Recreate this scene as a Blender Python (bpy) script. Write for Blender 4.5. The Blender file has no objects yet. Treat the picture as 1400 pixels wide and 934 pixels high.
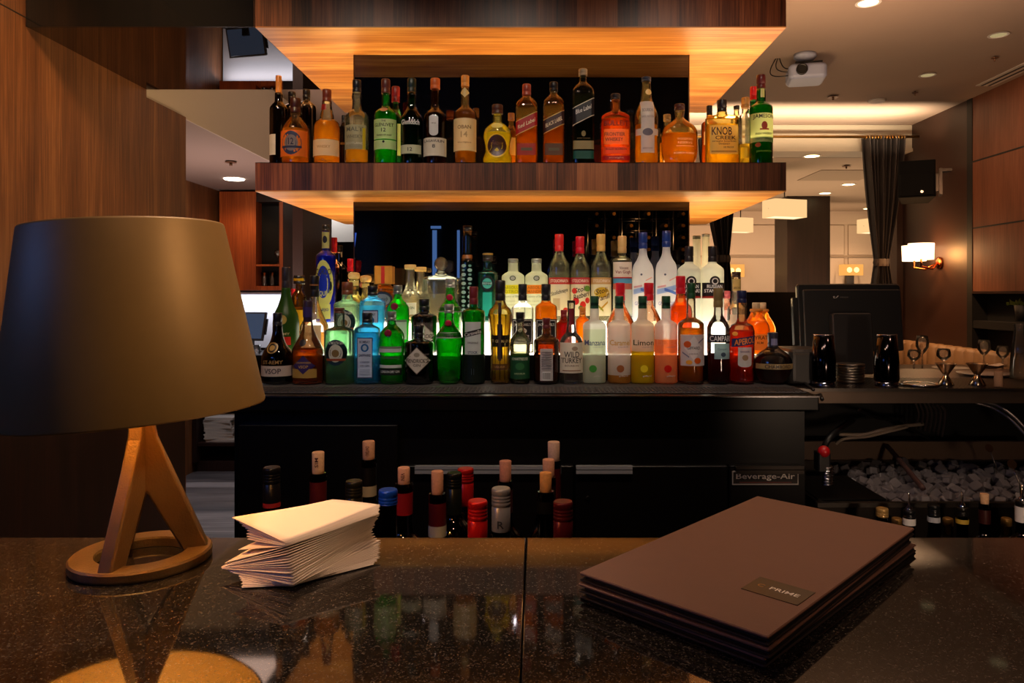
import bpy, math, random
from mathutils import Vector, Matrix
random.seed(7)
scene = bpy.context.scene
COL = scene.collection
PI = math.pi
CZ = 1.37                       # eye height
def P(px, py, Y):               # photograph pixel at a known depth -> point in the room
    return Vector(((px-733)*Y/1000.0, Y, CZ-(py-402)*Y/1000.0))

# ------------------------------------------------------------------ materials
def s2l(c):
    out = []
    for v in c[:3]:
        v = v/255.0
        out.append(v/12.92 if v <= .04045 else ((v+.055)/1.055)**2.4)
    return (out[0], out[1], out[2], 1.0)
MATS = {}
def newmat(name):
    m = bpy.data.materials.new(name); m.use_nodes = True
    nt = m.node_tree; nt.nodes.clear()
    out = nt.nodes.new('ShaderNodeOutputMaterial')
    return m, nt, out
def N(nt, typ, **kw):
    n = nt.nodes.new(typ)
    for k, v in kw.items():
        if k in n.inputs.keys(): n.inputs[k].default_value = v
        else: setattr(n, k, v)
    return n
def pbr(name, col, rough=.5, metal=0., spec=.5, noise=0., nscale=40., bump=0., bscale=200., coat=0., emit=None, es=0.):
    if name in MATS: return MATS[name]
    m, nt, out = newmat(name)
    b = nt.nodes.new('ShaderNodeBsdfPrincipled')
    c = s2l(col)
    b.inputs['Base Color'].default_value = c
    b.inputs['Roughness'].default_value = rough
    b.inputs['Metallic'].default_value = metal
    b.inputs['Specular IOR Level'].default_value = spec
    b.inputs['Coat Weight'].default_value = coat
    if emit:
        b.inputs['Emission Color'].default_value = s2l(emit)
        b.inputs['Emission Strength'].default_value = es
    tc = nt.nodes.new('ShaderNodeTexCoord')
    if noise > 0:
        nz = N(nt, 'ShaderNodeTexNoise', Scale=nscale, Detail=4.)
        nt.links.new(tc.outputs['Object'], nz.inputs['Vector'])
        mp = N(nt, 'ShaderNodeMapRange'); mp.inputs[3].default_value = 1-noise; mp.inputs[4].default_value = 1+noise
        nt.links.new(nz.outputs['Fac'], mp.inputs[0])
        mx = N(nt, 'ShaderNodeMix', data_type='RGBA', blend_type='MULTIPLY')
        mx.inputs[0].default_value = 1
        mx.inputs[6].default_value = c
        nt.links.new(mp.outputs[0], mx.inputs[7])
        nt.links.new(mx.outputs[2], b.inputs['Base Color'])
    if bump > 0:
        nb = N(nt, 'ShaderNodeTexNoise', Scale=bscale, Detail=3.)
        nt.links.new(tc.outputs['Object'], nb.inputs['Vector'])
        bp = N(nt, 'ShaderNodeBump', Strength=bump, Distance=.002)
        nt.links.new(nb.outputs['Fac'], bp.inputs['Height'])
        nt.links.new(bp.outputs[0], b.inputs['Normal'])
    nt.links.new(b.outputs[0], out.inputs[0])
    MATS[name] = m
    return m
def wood(name, dark, mid, light, axis='Z', fine=90., band=5., rough=.4, panel=None, spec=.4):
    """long grain along one axis; panel = (axis index, width) adds veneer leaves of differing tone"""
    if name in MATS: return MATS[name]
    m, nt, out = newmat(name)
    L = nt.links.new
    b = nt.nodes.new('ShaderNodeBsdfPrincipled')
    b.inputs['Roughness'].default_value = rough; b.inputs['Specular IOR Level'].default_value = spec
    tc = nt.nodes.new('ShaderNodeTexCoord')
    def mapped(s_across, s_along):
        mp = nt.nodes.new('ShaderNodeMapping')
        sc = [s_across]*3; sc['XYZ'.index(axis)] = s_along
        mp.inputs['Scale'].default_value = sc
        L(tc.outputs['Object'], mp.inputs[0]); return mp
    m1 = mapped(fine, fine*.025); n1 = N(nt, 'ShaderNodeTexNoise', Scale=1., Detail=5., Roughness=.65, Distortion=.3)
    L(m1.outputs[0], n1.inputs['Vector'])
    m2 = mapped(band, band*.12); n2 = N(nt, 'ShaderNodeTexNoise', Scale=1., Detail=3., Distortion=.8)
    L(m2.outputs[0], n2.inputs['Vector'])
    add = N(nt, 'ShaderNodeMath', operation='MULTIPLY_ADD'); add.inputs[1].default_value = .55
    L(n1.outputs['Fac'], add.inputs[0])
    mul2 = N(nt, 'ShaderNodeMath', operation='MULTIPLY'); mul2.inputs[1].default_value = .45
    L(n2.outputs['Fac'], mul2.inputs[0]); L(mul2.outputs[0], add.inputs[2])
    src = add
    if panel:
        sx = nt.nodes.new('ShaderNodeSeparateXYZ'); L(tc.outputs['Object'], sx.inputs[0])
        dv = N(nt, 'ShaderNodeMath', operation='DIVIDE'); dv.inputs[1].default_value = panel[1]
        L(sx.outputs[panel[0]], dv.inputs[0])
        fl = N(nt, 'ShaderNodeMath', operation='FLOOR'); L(dv.outputs[0], fl.inputs[0])
        wn = N(nt, 'ShaderNodeTexWhiteNoise', noise_dimensions='1D'); L(fl.outputs[0], wn.inputs['W'])
        ma = N(nt, 'ShaderNodeMath', operation='MULTIPLY_ADD'); ma.inputs[1].default_value = .28; ma.inputs[2].default_value = -.14
        L(wn.outputs['Value'], ma.inputs[0])
        ad = N(nt, 'ShaderNodeMath', operation='ADD'); L(src.outputs[0], ad.inputs[0]); L(ma.outputs[0], ad.inputs[1]); src = ad
    cr = nt.nodes.new('ShaderNodeValToRGB')
    cr.color_ramp.elements[0].position = .30; cr.color_ramp.elements[0].color = s2l(dark)
    cr.color_ramp.elements[1].position = .68; cr.color_ramp.elements[1].color = s2l(light)
    e = cr.color_ramp.elements.new(.5); e.color = s2l(mid)
    L(src.outputs[0], cr.inputs[0]); L(cr.outputs[0], b.inputs['Base Color'])
    L(b.outputs[0], out.inputs[0]); MATS[name] = m
    return m
def mirror(name, tint, rough=0.0, base=(6, 6, 8), fac=.5):
    if name in MATS: return MATS[name]
    m, nt, out = newmat(name)
    g = N(nt, 'ShaderNodeBsdfGlossy', Roughness=rough); g.inputs['Color'].default_value = s2l(tint)
    d = N(nt, 'ShaderNodeBsdfDiffuse'); d.inputs['Color'].default_value = s2l(base)
    mx = N(nt, 'ShaderNodeMixShader'); mx.inputs[0].default_value = fac
    nt.links.new(d.outputs[0], mx.inputs[1]); nt.links.new(g.outputs[0], mx.inputs[2])
    nt.links.new(mx.outputs[0], out.inputs[0]); MATS[name] = m
    return m
def emis(name, col, s):
    if name in MATS: return MATS[name]
    m, nt, out = newmat(name)
    e = N(nt, 'ShaderNodeEmission', Strength=s); e.inputs['Color'].default_value = s2l(col)
    nt.links.new(e.outputs[0], out.inputs[0]); MATS[name] = m
    return m
def glass(col=(240, 245, 240), trans=.0, key=None, refl=1.0):
    """thin tinted bottle glass: see-through, darker where seen edge-on, with a clear surface reflection"""
    name = 'glass_%d_%d_%d_%d' % (*col, int(trans*100))
    if name in MATS: return MATS[name]
    m, nt, out = newmat(name); L = nt.links.new
    c = tuple(v**.55 for v in s2l(col)[:3])+(1,); c3 = (c[0]**2.4*.45, c[1]**2.4*.45, c[2]**2.4*.45, 1)
    lw = N(nt, 'ShaderNodeLayerWeight', Blend=.35)
    pw = N(nt, 'ShaderNodeMath', operation='POWER'); pw.inputs[1].default_value = 2.5
    L(lw.outputs['Facing'], pw.inputs[0])
    cm = N(nt, 'ShaderNodeMix', data_type='RGBA'); cm.inputs[6].default_value = c; cm.inputs[7].default_value = c3
    L(pw.outputs[0], cm.inputs[0])
    tr = N(nt, 'ShaderNodeBsdfTransparent'); L(cm.outputs[2], tr.inputs['Color'])
    last = tr
    if trans > 0:
        tl = N(nt, 'ShaderNodeBsdfTranslucent'); tl.inputs['Color'].default_value = c
        a = N(nt, 'ShaderNodeMixShader'); a.inputs[0].default_value = trans
        L(tr.outputs[0], a.inputs[1]); L(tl.outputs[0], a.inputs[2]); last = a
    fr = N(nt, 'ShaderNodeFresnel', IOR=1.6)
    gl = N(nt, 'ShaderNodeBsdfGlossy', Roughness=.03); gl.inputs['Color'].default_value = (refl, refl, refl, 1)
    mx = N(nt, 'ShaderNodeMixShader'); L(fr.outputs[0], mx.inputs[0]); L(last.outputs[0], mx.inputs[1]); L(gl.outputs[0], mx.inputs[2])
    L(mx.outputs[0], out.inputs[0]); MATS[name] = m
    return m
def liquid(col, trans=.45, tag=''):
    name = 'liquid_%d_%d_%d_%d' % (*col, int(trans*100))
    if name in MATS: return MATS[name]
    m, nt, out = newmat(name); L = nt.links.new
    q_ = s2l(col); c = (q_[0]**.45, q_[1]**(.34 if col[0] > col[1] > col[2] and col[1] > 55 else .45), q_[2]**.45, 1)
    if min(col) > 190: trans = .10
    c2 = (c[0]**1.6*.8, c[1]**1.6*.8, c[2]**1.6*.8, 1)
    lw = N(nt, 'ShaderNodeLayerWeight', Blend=.4)
    cm = N(nt, 'ShaderNodeMix', data_type='RGBA'); cm.inputs[6].default_value = c; cm.inputs[7].default_value = c2
    L(lw.outputs['Facing'], cm.inputs[0])
    tr = N(nt, 'ShaderNodeBsdfTransparent'); L(cm.outputs[2], tr.inputs['Color'])
    rf = N(nt, 'ShaderNodeBsdfRefraction', IOR=1.33, Roughness=.08); L(cm.outputs[2], rf.inputs['Color'])
    m0 = N(nt, 'ShaderNodeMixShader'); m0.inputs[0].default_value = .55
    L(tr.outputs[0], m0.inputs[1]); L(rf.outputs[0], m0.inputs[2])
    tl = N(nt, 'ShaderNodeBsdfTranslucent'); tl.inputs['Color'].default_value = c
    a = N(nt, 'ShaderNodeMixShader'); a.inputs[0].default_value = trans
    L(m0.outputs[0], a.inputs[1]); L(tl.outputs[0], a.inputs[2])
    L(a.outputs[0], out.inputs[0]); MATS[name] = m
    return m
def frosted(col, trans=.6, see=.15):
    name = 'frosted_%d_%d_%d_%d_%d' % (*col, int(trans*100), int(see*100))
    if name in MATS: return MATS[name]
    m, nt, out = newmat(name); L = nt.links.new
    c = s2l(col)
    df = N(nt, 'ShaderNodeBsdfPrincipled', Roughness=.35); df.inputs['Base Color'].default_value = c
    tl = N(nt, 'ShaderNodeBsdfTranslucent'); tl.inputs['Color'].default_value = c
    a = N(nt, 'ShaderNodeMixShader'); a.inputs[0].default_value = trans
    L(df.outputs[0], a.inputs[1]); L(tl.outputs[0], a.inputs[2])
    tr = N(nt, 'ShaderNodeBsdfTransparent'); tr.inputs['Color'].default_value = c
    b = N(nt, 'ShaderNodeMixShader'); b.inputs[0].default_value = see
    L(a.outputs[0], b.inputs[1]); L(tr.outputs[0], b.inputs[2])
    L(b.outputs[0], out.inputs[0]); MATS[name] = m
    return m
def paper(col, trans=.3):
    return frosted(col, trans, 0.0)

# ------------------------------------------------------------------ mesh building
class MB:
    def __init__(s): s.v = []; s.f = []; s.m = []; s.sm = []; s.mats = []
    def mi(s, mat):
        if mat not in s.mats: s.mats.append(mat)
        return s.mats.index(mat)
    def add(s, verts, faces, mat=None, smooth=False):
        o = len(s.v); s.v += [tuple(v) for v in verts]
        k = s.mi(mat) if mat else 0
        for f in faces: s.f.append([i+o for i in f]); s.m.append(k); s.sm.append(smooth)
    def box(s, x0, x1, y0, y1, z0, z1, mat=None, M=None):
        v = [Vector((x, y, z)) for z in (z0, z1) for y in (y0, y1) for x in (x0, x1)]
        if M: v = [M @ p for p in v]
        s.add(v, [(0, 2, 3, 1), (4, 5, 7, 6), (0, 1, 5, 4), (2, 6, 7, 3), (0, 4, 6, 2), (1, 3, 7, 5)], mat)
    def rbox(s, x0, x1, y0, y1, z0, z1, r, mat=None, M=None, seg=4):
        """box rounded in plan (corners about z) with a small chamfer at top and bottom"""
        r = min(r, (x1-x0)/2.01, (y1-y0)/2.01); c = min(r*.4, (z1-z0)/3)
        def ring(z, ins):
            pts = []
            rr = max(r-ins, 1e-5)
            for cx, cy, a0 in ((x1-r, y1-r, 0), (x0+r, y1-r, PI/2), (x0+r, y0+r, PI), (x1-r, y0+r, 1.5*PI)):
                for k in range(seg+1):
                    a = a0+k*PI/2/seg; pts.append(Vector((cx+rr*math.cos(a), cy+rr*math.sin(a), z)))
            return pts
        rings = [ring(z0, c), ring(z0+c, 0), ring(z1-c, 0), ring(z1, c)]
        n = len(rings[0]); v = [p for rg in rings for p in rg]
        if M: v = [M @ p for p in v]
        f = [list(range(n))[::-1], [3*n+i for i in range(n)]]
        for k in range(3):
            for i in range(n): f.append((k*n+i, k*n+(i+1) % n, (k+1)*n+(i+1) % n, (k+1)*n+i))
        s.add(v, f, mat)
    def lathe(s, prof, mat=None, seg=28, cx=0, cy=0, cz=0, M=None, cap=True, ex=None, smooth=True):
        """prof: (r,z); ex(r,z)->(exponent, depth ratio)"""
        v = []; n = seg
        for r, z in prof:
            e, d = ex(r, z) if ex else (2, 1)
            for i in range(n):
                a = 2*PI*(i+.5)/n; c, q = math.cos(a), math.sin(a)
                rho = 1.0 if e == 2 else 1/((abs(c)**e+abs(q)**e)**(1/e))
                p = Vector((cx+r*rho*c, cy+r*rho*q*d, cz+z))
                v.append(M @ p if M else p)
        f = []
        for k in range(len(prof)-1):
            for i in range(n): f.append((k*n+i, k*n+(i+1) % n, (k+1)*n+(i+1) % n, (k+1)*n+i))
        s.add(v, f, mat, smooth)
        if cap:
            o = len(s.v)-len(v)
            s.f.append([o+i for i in range(n)][::-1]); s.m.append(s.mi(mat) if mat else 0); s.sm.append(False)
            k = len(prof)-1
            s.f.append([o+k*n+i for i in range(n)]); s.m.append(s.mi(mat) if mat else 0); s.sm.append(False)
    def cyl(s, cx, cy, z0, z1, r, mat=None, seg=20, r2=None, M=None):
        s.lathe([(r, z0), (r if r2 is None else r2, z1)], mat, seg, cx, cy, 0, M)
    def tube(s, pts, r, mat=None, seg=8):
        pts = [Vector(p) for p in pts]; v = []; f = []
        up = Vector((0, 0, 1))
        for i, p in enumerate(pts):
            t = (pts[min(i+1, len(pts)-1)]-pts[max(i-1, 0)]).normalized()
            a = t.cross(up)
            if a.length < 1e-3: a = t.cross(Vector((1, 0, 0)))
            a.normalize(); b = t.cross(a).normalized()
            rr = r[i] if isinstance(r, (list, tuple)) else r
            for k in range(seg):
                an = 2*PI*k/seg; v.append(p+a*rr*math.cos(an)+b*rr*math.sin(an))
        for i in range(len(pts)-1):
            for k in range(seg): f.append((i*seg+k, i*seg+(k+1) % seg, (i+1)*seg+(k+1) % seg, (i+1)*seg+k))
        f.append(list(range(seg))[::-1]); f.append([(len(pts)-1)*seg+k for k in range(seg)])
        s.add(v, f, mat, True)
    def sphere(s, c, r, mat=None, sz=1., seg=16, rings=10, sx=1., sy=1.):
        prof = []
        v = []; f = []
        for j in range(rings+1):
            a = -PI/2+PI*j/rings
            for i in range(seg):
                b = 2*PI*i/seg
                v.append((c[0]+r*sx*math.cos(a)*math.cos(b), c[1]+r*sy*math.cos(a)*math.sin(b), c[2]+r*sz*math.sin(a)))
        for j in range(rings):
            for i in range(seg): f.append((j*seg+i, j*seg+(i+1) % seg, (j+1)*seg+(i+1) % seg, (j+1)*seg+i))
        s.add(v, f, mat, True)
    def build(s, name, mat=None, parent=None, loc=None, bevel=0):
        me = bpy.data.meshes.new(name)
        me.from_pydata(s.v, [], s.f)
        mats = s.mats if s.mats else [mat]
        for m in mats: me.materials.append(m)
        for p, k, sm in zip(me.polygons, s.m, s.sm): p.material_index = k; p.use_smooth = sm
        me.update()
        o = bpy.data.objects.new(name, me); COL.objects.link(o)
        if parent: o.parent = parent
        if loc is not None: o.location = loc
        if bevel:
            b = o.modifiers.new('bevel', 'BEVEL'); b.width = bevel; b.segments = 2; b.limit_method = 'ANGLE'
        return o
def empty(name, loc=(0, 0, 0), rz=0, rot=None):
    o = bpy.data.objects.new(name, None); COL.objects.link(o); o.location = loc
    o.rotation_euler = rot if rot else (0, 0, rz); o.empty_display_size = .05
    return o
def tag(o, label=None, cat=None, group=None, kind=None):
    if label: o['label'] = label
    if cat: o['category'] = cat
    if group: o['group'] = group
    if kind: o['kind'] = kind
    return o
def struct(o): o['kind'] = 'structure'; return o
def sbox(name, x0, x1, y0, y1, z0, z1, mat, parent=None):
    b = MB(); b.box(x0, x1, y0, y1, z0, z1); o = b.build(name, mat, parent)
    if parent is None: struct(o)
    return o
def copy_tree(o, parent=None):
    c = o.copy(); COL.objects.link(c); c.parent = parent
    for ch in [x for x in bpy.data.objects if x.parent == o]: copy_tree(ch, c)
    return c

# flat lettering as triangulated outlines in the unit box (width 1, height 1, centred)
TXT = {}
def text_mesh(body):
    if body in TXT: return TXT[body]
    cu = bpy.data.curves.new('lettering', 'FONT'); cu.body = body; cu.resolution_u = 2; cu.offset = .012
    cu.align_x = 'CENTER'
    ob = bpy.data.objects.new('lettering', cu); COL.objects.link(ob)
    dg = bpy.context.evaluated_depsgraph_get(); dg.update()
    me = bpy.data.meshes.new_from_object(ob.evaluated_get(dg))
    vs = [(v.co.x, v.co.y) for v in me.vertices]; fs = [list(p.vertices) for p in me.polygons]
    bpy.data.objects.remove(ob); bpy.data.curves.remove(cu); bpy.data.meshes.remove(me)
    x0 = min(v[0] for v in vs); x1 = max(v[0] for v in vs); y0 = min(v[1] for v in vs); y1 = max(v[1] for v in vs)
    vs = [((x-x0)/(x1-x0)-.5, (y-y0)/(y1-y0)-.5) for x, y in vs]
    TXT[body] = (vs, fs); return TXT[body]

# ------------------------------------------------------------------ bottles
def pchip(pts, sub=5):
    q = [pts[0]]
    for p in pts[1:]:
        if p[0] > q[-1][0]+1e-5: q.append(p)
    z = [p[0] for p in q]; r = [p[1] for p in q]; n = len(q)
    h = [z[i+1]-z[i] for i in range(n-1)]; d = [(r[i+1]-r[i])/h[i] for i in range(n-1)]
    m = [0]*n
    for i in range(1, n-1):
        if d[i-1]*d[i] > 0:
            w1 = 2*h[i]+h[i-1]; w2 = h[i]+2*h[i-1]; m[i] = (w1+w2)/(w1/d[i-1]+w2/d[i])
    m[0] = d[0]; m[-1] = d[-1]
    out = []
    for i in range(n-1):
        for k in range(sub):
            t = k/sub; t2, t3 = t*t, t*t*t
            out.append((z[i]+t*h[i], (2*t3-3*t2+1)*r[i]+(t3-2*t2+t)*h[i]*m[i]+(-2*t3+3*t2)*r[i+1]+(t3-t2)*h[i]*m[i+1]))
    out.append((z[-1], r[-1])); return out
TIER = {'S': (2.50, .4392), 'SB': (2.61, .4392), 'F': (2.29, -.277), 'M': (2.44, -.197), 'R': (2.60, -.100), 'RB': (2.74, -.100)}
BOT = {}
def bottle(name, label, x, top, w, tier, sy, ny, nw, cy, cw=None, glassc=(235, 240, 235), gt=0., liq=None, ly=None, capc=(20, 18, 18),
           labs=(), n=2, depth=1., shape=None, Y=None, group=None, cat='bottle', capm=None, frost=None, extra=None, lt=.45, caprough=.35, stopper=None, capmetal=0., fill=None):
    """x, top, w, sy (shoulder), ny (neck foot), cy (cap foot), ly (liquid level): where each shows in the photograph at the bottle's depth"""
    Yt, h = TIER[tier]; Y = Y or Yt
    s = Y/1000.0; base = 402-h/s
    R = w/2*s; nr = nw/2*s; cw = cw or nw
    zz = lambda y: (base-y)*s
    H = zz(top); zc = zz(cy)
    root = empty(name, (((x-733)*s), Y, CZ+h+.0006))
    tag(root, label, cat, group)
    if shape:                                    # own outline: (pixel row, half width px) from the foot upwards
        pts = [(0, shape[0][1]*s)] + [(zz(a), b*s) for a, b in shape[1:]]
    else:
        zs, zn = zz(sy), zz(ny); dz = zn-zs
        pts = [(0, R*.93), (.004, R), (zs, R), (zs+dz*.3, R*.94+nr*.06), (zs+dz*.62, R*.58+nr*.42), (zn, nr*1.06), (zc, nr)]
    prof = pchip(pts)
    nd = (lambda r: (min(1, max(0, (r-nr)/max(R-nr, 1e-5)))) if n != 2 or depth != 1 else 0)
    ex = (lambda r, z: (2+(n-2)*min(1, nd(r)*1.3), 1+(depth-1)*nd(r))) if (n != 2 or depth != 1) else None
    gm = frost if frost else glass(glassc, gt)
    body = MB()
    if fill:
        lo = [(r, z) for z, r in prof if z <= zz(fill[0])]; hi = [(r, z) for z, r in prof if z > zz(fill[0])]
        lo.append((lo[-1][0], zz(fill[0]))); hi.insert(0, lo[-1])
        body.lathe(lo, fill[1], 32, ex=ex, cap=False); body.lathe(hi, gm, 32, ex=ex, cap=False)
    else: body.lathe([(r, z) for z, r in prof], None, 32, ex=ex)
    body.build('glass_body', gm, root)
    if liq is not None:
        zl = zz(ly if ly is not None else cy+3); wall = min(.0035, R*.1)
        lp = [(max(r-wall, .002), z) for z, r in prof if .006 <= z <= zl]
        if lp:
            rr = lp[-1][0]; lp = [(max(lp[0][0]-.002, .002), .006)]+lp[1:]+([(rr, zl)] if zl-lp[-1][1] > 1e-4 else [])
            lm = MB(); lm.lathe(lp, None, 28, ex=ex); lm.build('liquid', liquid(liq, lt), root)
    if stopper:
        stopper(root, zz, s, zc)
    else:
        cr = cw/2*s; cm = MB()
        hc = H-zc; z0 = zc-.001
        cp = [(cr*.98, z0), (cr, z0+.001), (cr, z0+hc*.3), (cr*.94, z0+hc*.33), (cr*.94, z0+hc*.38), (cr, z0+hc*.41), (cr, z0+hc*.97), (cr*.9, z0+hc+.001)]
        cm.lathe(cp, None, 24)
        cm.build('cap', capm or pbr('cap_%d_%d_%d' % capc, capc, caprough, capmetal), root)
    # labels
    def surf_r(z):
        for i in range(len(prof)-1):
            if prof[i][0] <= z <= prof[i+1][0]:
                t = (z-prof[i][0])/max(prof[i+1][0]-prof[i][0], 1e-6); return prof[i][1]*(1-t)+prof[i+1][1]*t
        return prof[-1][1]
    def wrap(u, v, off):
        z = v; r = surf_r(z) if z < zc else cw/2*s
        e, d = ex(r, z) if ex else (2, 1)
        q = max(-.985, min(.985, u/r))
        yy = -(r*d)*(1-abs(q)**e)**(1/e)
        nx = q*.6 if e == 2 else 0
        return (q*r+nx*off, yy-off, z)
    if labs:
        off = .0006; patches = []
        for el in labs:
            k = el[0]; off += .0002
            if k == 'r': bb = (el[1]-el[4]/2, el[1]+el[4]/2, el[2], el[3])
            elif k == 't': bb = (el[2]-1, el[2]+1, el[3]-1, el[3]+1)
            elif k == 'b': bb = (el[1]-el[3]/2, el[1]+el[3]/2, el[2]-el[4]/2, el[2]+el[4]/2)
            else: bb = (el[1]-el[3], el[1]+el[3], el[2]-el[4], el[2]+el[4])
            hit = [p for p in patches if bb[0] < p[1][1]+.5 and bb[1] > p[1][0]-.5 and bb[2] < p[1][3]+1.6 and bb[3] > p[1][2]-1.6]
            if hit: cur = hit[0]; o = cur[1]; cur[1] = (min(o[0], bb[0]), max(o[1], bb[1]), min(o[2], bb[2]), max(o[3], bb[3]))
            else: cur = [MB(), bb]; patches.append(cur)
            lb = cur[0]
            if k == 'r':
                _, dx, y0, y1, lw, c = el[:6]
                nx_, nz_ = 14, max(1, int(abs(y1-y0)/6))
                v = []
                for j in range(nz_+1):
                    for i in range(nx_+1):
                        t = math.sin((i/nx_-.5)*PI*.98)/math.sin(PI*.49) if lw > w*.8 else (i/nx_-.5)*2
                        v.append(wrap((dx+t*lw/2)*s, zz(y1+(y0-y1)*j/nz_), off))
                f = [(j*(nx_+1)+i, j*(nx_+1)+i+1, (j+1)*(nx_+1)+i+1, (j+1)*(nx_+1)+i) for j in range(nz_) for i in range(nx_)]
                lb.add(v, f, paper(c), True)
            elif k == 't':
                _, body_, dx, yc, tw, th, c = el[:7]; slope = el[7] if len(el) > 7 else 0
                vs, fs = text_mesh(body_)
                lb.add([wrap((dx+a*tw)*s, zz(yc-b*th-slope*a*tw), off+.0002) for a, b in vs], fs, paper(c, .15))
            elif k in ('e', 'd', 'o'):
                _, dx, yc, rx, ry, c = el[:6]
                seg = 4 if k == 'd' else 20
                v = [wrap(dx*s, zz(yc), off)]
                rings = 5 if k == 'd' else 2
                sub = 4 if k == 'd' else 1
                ringpts = []
                for g in range(seg):
                    a0, a1 = 2*PI*g/seg, 2*PI*(g+1)/seg
                    for q in range(sub):
                        t = q/sub
                        ringpts.append((math.cos(a0)*(1-t)+math.cos(a1)*t, math.sin(a0)*(1-t)+math.sin(a1)*t))
                m_ = len(ringpts)
                for rg in range(1, rings+1):
                    for a, b in ringpts: v.append(wrap((dx+a*rx*rg/rings)*s, zz(yc-b*ry*rg/rings), off))
                f = [(0, 1+i, 1+(i+1) % m_) for i in range(m_)]
                for rg in range(rings-1):
                    o = 1+rg*m_
                    f += [(o+i, o+m_+i, o+m_+(i+1) % m_, o+(i+1) % m_) for i in range(m_)]
                lb.add(v, f, paper(c), True)
            elif k == 'b':      # slanted band: dx, yc, width, height, slope
                _, dx, yc, lw, lh, c, slope = el
                v = []
                for j in range(3):
                    for i in range(13):
                        t = (i/12-.5); v.append(wrap((dx+t*lw)*s, zz(yc+lh/2-lh*j/2-slope*t*lw), off))
                f = [(j*13+i, j*13+i+1, (j+1)*13+i+1, (j+1)*13+i) for j in range(2) for i in range(12)]
                lb.add(v, f, paper(c), True)
        for p in patches: p[0].build('label', None, root)
    if extra: extra(root, zz, s, R, wrap)
    return root
def seal(dx, y, r_, c):
    def f(root, zz, s, R, wrap):
        p = wrap(dx*s, zz(y), 0); m = MB()
        M = Matrix.Translation(Vector(p)) @ Matrix.Rotation(PI/2, 4, 'X')
        m.lathe([(r_*s, 0), (r_*s, .002), (r_*s*.8, .0035), (r_*s*.3, .003)], None, 18, M=M)
        m.build('wax_seal', pbr('seal_%d_%d_%d' % c, c, .35, .2), root)
    return f

W = (225, 218, 200); CREAM = (228, 212, 165); BLK = (22, 20, 22); RED = (190, 20, 28); GOLD = (190, 150, 70)
AMB = (232, 120, 12); AMB2 = (190, 78, 10); PALE = (240, 225, 150)
WG = 'whisky bottles on the wooden shelf'
# ---- upper wooden shelf, left to right
bottle('wine_bottle', 'tall dark bottle with cork and white side label, far left end of whisky shelf', 381, 104, 24, 'S', 153, 139, 10, 128, 8, (30, 22, 18), 0, None, None, (200, 130, 60), [('r', -5, 186, 214, 10, W)], Y=2.53)
bottle('whisky_bottle', 'amber whisky flask with navy round crest, beside the corked dark bottle', 404, 135, 38, 'S', 186, 160, 15, 155, 14, (240, 225, 190), .05, (235, 120, 15), 178, (60, 25, 18), [('r', 0, 182, 217, 36, (225, 120, 40)), ('e', 0, 199, 13, 16, (50, 60, 95)), ('e', 0, 199, 9, 11, (130, 120, 120)), ('t', '12', 0, 197, 7, 9, (30, 30, 60)), ('r', 0, 203, 206, 26, (40, 50, 85))])
bottle('wine_bottle', 'dark glass bottle behind the navy crested amber flask', 399, 126, 24, 'SB', 150, 142, 9, 136, 10, (32, 20, 14), 0, None, None, (25, 18, 16), [('r', 8, 190, 216, 8, (210, 190, 170))], Y=2.68)
bottle('wine_bottle', 'dark shouldered bottle with pale label, behind between two amber flasks', 419, 123, 26, 'SB', 150, 138, 9, 134, 10, (32, 20, 14), 0, None, None, (20, 16, 15), [('r', -2, 188, 218, 20, (215, 205, 190))])
bottle('whisky_bottle', 'amber whisky bottle with bulging neck and low cream label', 447, 123, 36, 'S', 174, 160, 17, 140, 12, (240, 225, 190), .05, (225, 120, 20), 168, (130, 55, 30), [('r', 0, 194, 216, 35, CREAM), ('t', 'WHISKY', 0, 204, 18, 4, (180, 150, 90)), ('r', -3, 144, 152, 8, (170, 40, 25))], shape=[(222, 17), (220, 18), (176, 18), (168, 15.5), (163, 9.5), (159, 9), (145, 6.5), (139, 6.5)])
bottle('whisky_bottle', 'small dark flask in the gap right of the low cream label bottle', 470, 158, 10, 'SB', 175, 170, 6, 168, 6, (30, 18, 12), 0, None, None, (20, 16, 14), [('r', 0, 196, 199, 8, (120, 80, 40))])
bottle('whisky_bottle', 'clear embossed whisky bottle with frosted writing and black capsule', 488, 110, 32, 'S', 163, 150, 12, 127, 12, (235, 238, 225), .06, (205, 110, 25), 206, (25, 25, 30), [('r', 0, 174, 207, 28, (150, 148, 120)), ('t', 'MALT', 0, 180, 22, 6, (90, 90, 75)), ('t', 'WHISKY', 0, 190, 22, 5, (90, 90, 75)), ('t', 'SCOTLAND', 0, 199, 24, 3, (210, 205, 180)), ('r', 12, 178, 207, 3, (215, 190, 40))], shape=[(222, 15), (220, 16), (162, 16), (156, 13.5), (150, 6.8), (138, 6), (134, 7), (127, 6)])
bottle('whisky_bottle', 'bright green whisky bottle with two part white label reading 12', 527.5, 109, 31, 'S', 160, 146, 11, 128, 12, (30, 190, 70), .12, (120, 200, 30), 150, (90, 40, 30), [('r', 0, 166, 193, 30, (205, 220, 150)), ('r', 0, 194.5, 207, 30, (200, 215, 150)), ('t', 'THE', 0, 169, 6, 2.5, BLK), ('t', 'GLENLIVET', 0, 174, 25, 4.5, BLK), ('t', '12', 0, 181, 6, 5, BLK), ('t', 'YEARS OF AGE', 0, 188, 20, 2, (90, 90, 60)), ('e', 0, 197, 1.6, 1.6, BLK), ('e', 0, 153, 5, 3, (205, 150, 100))])
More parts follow.
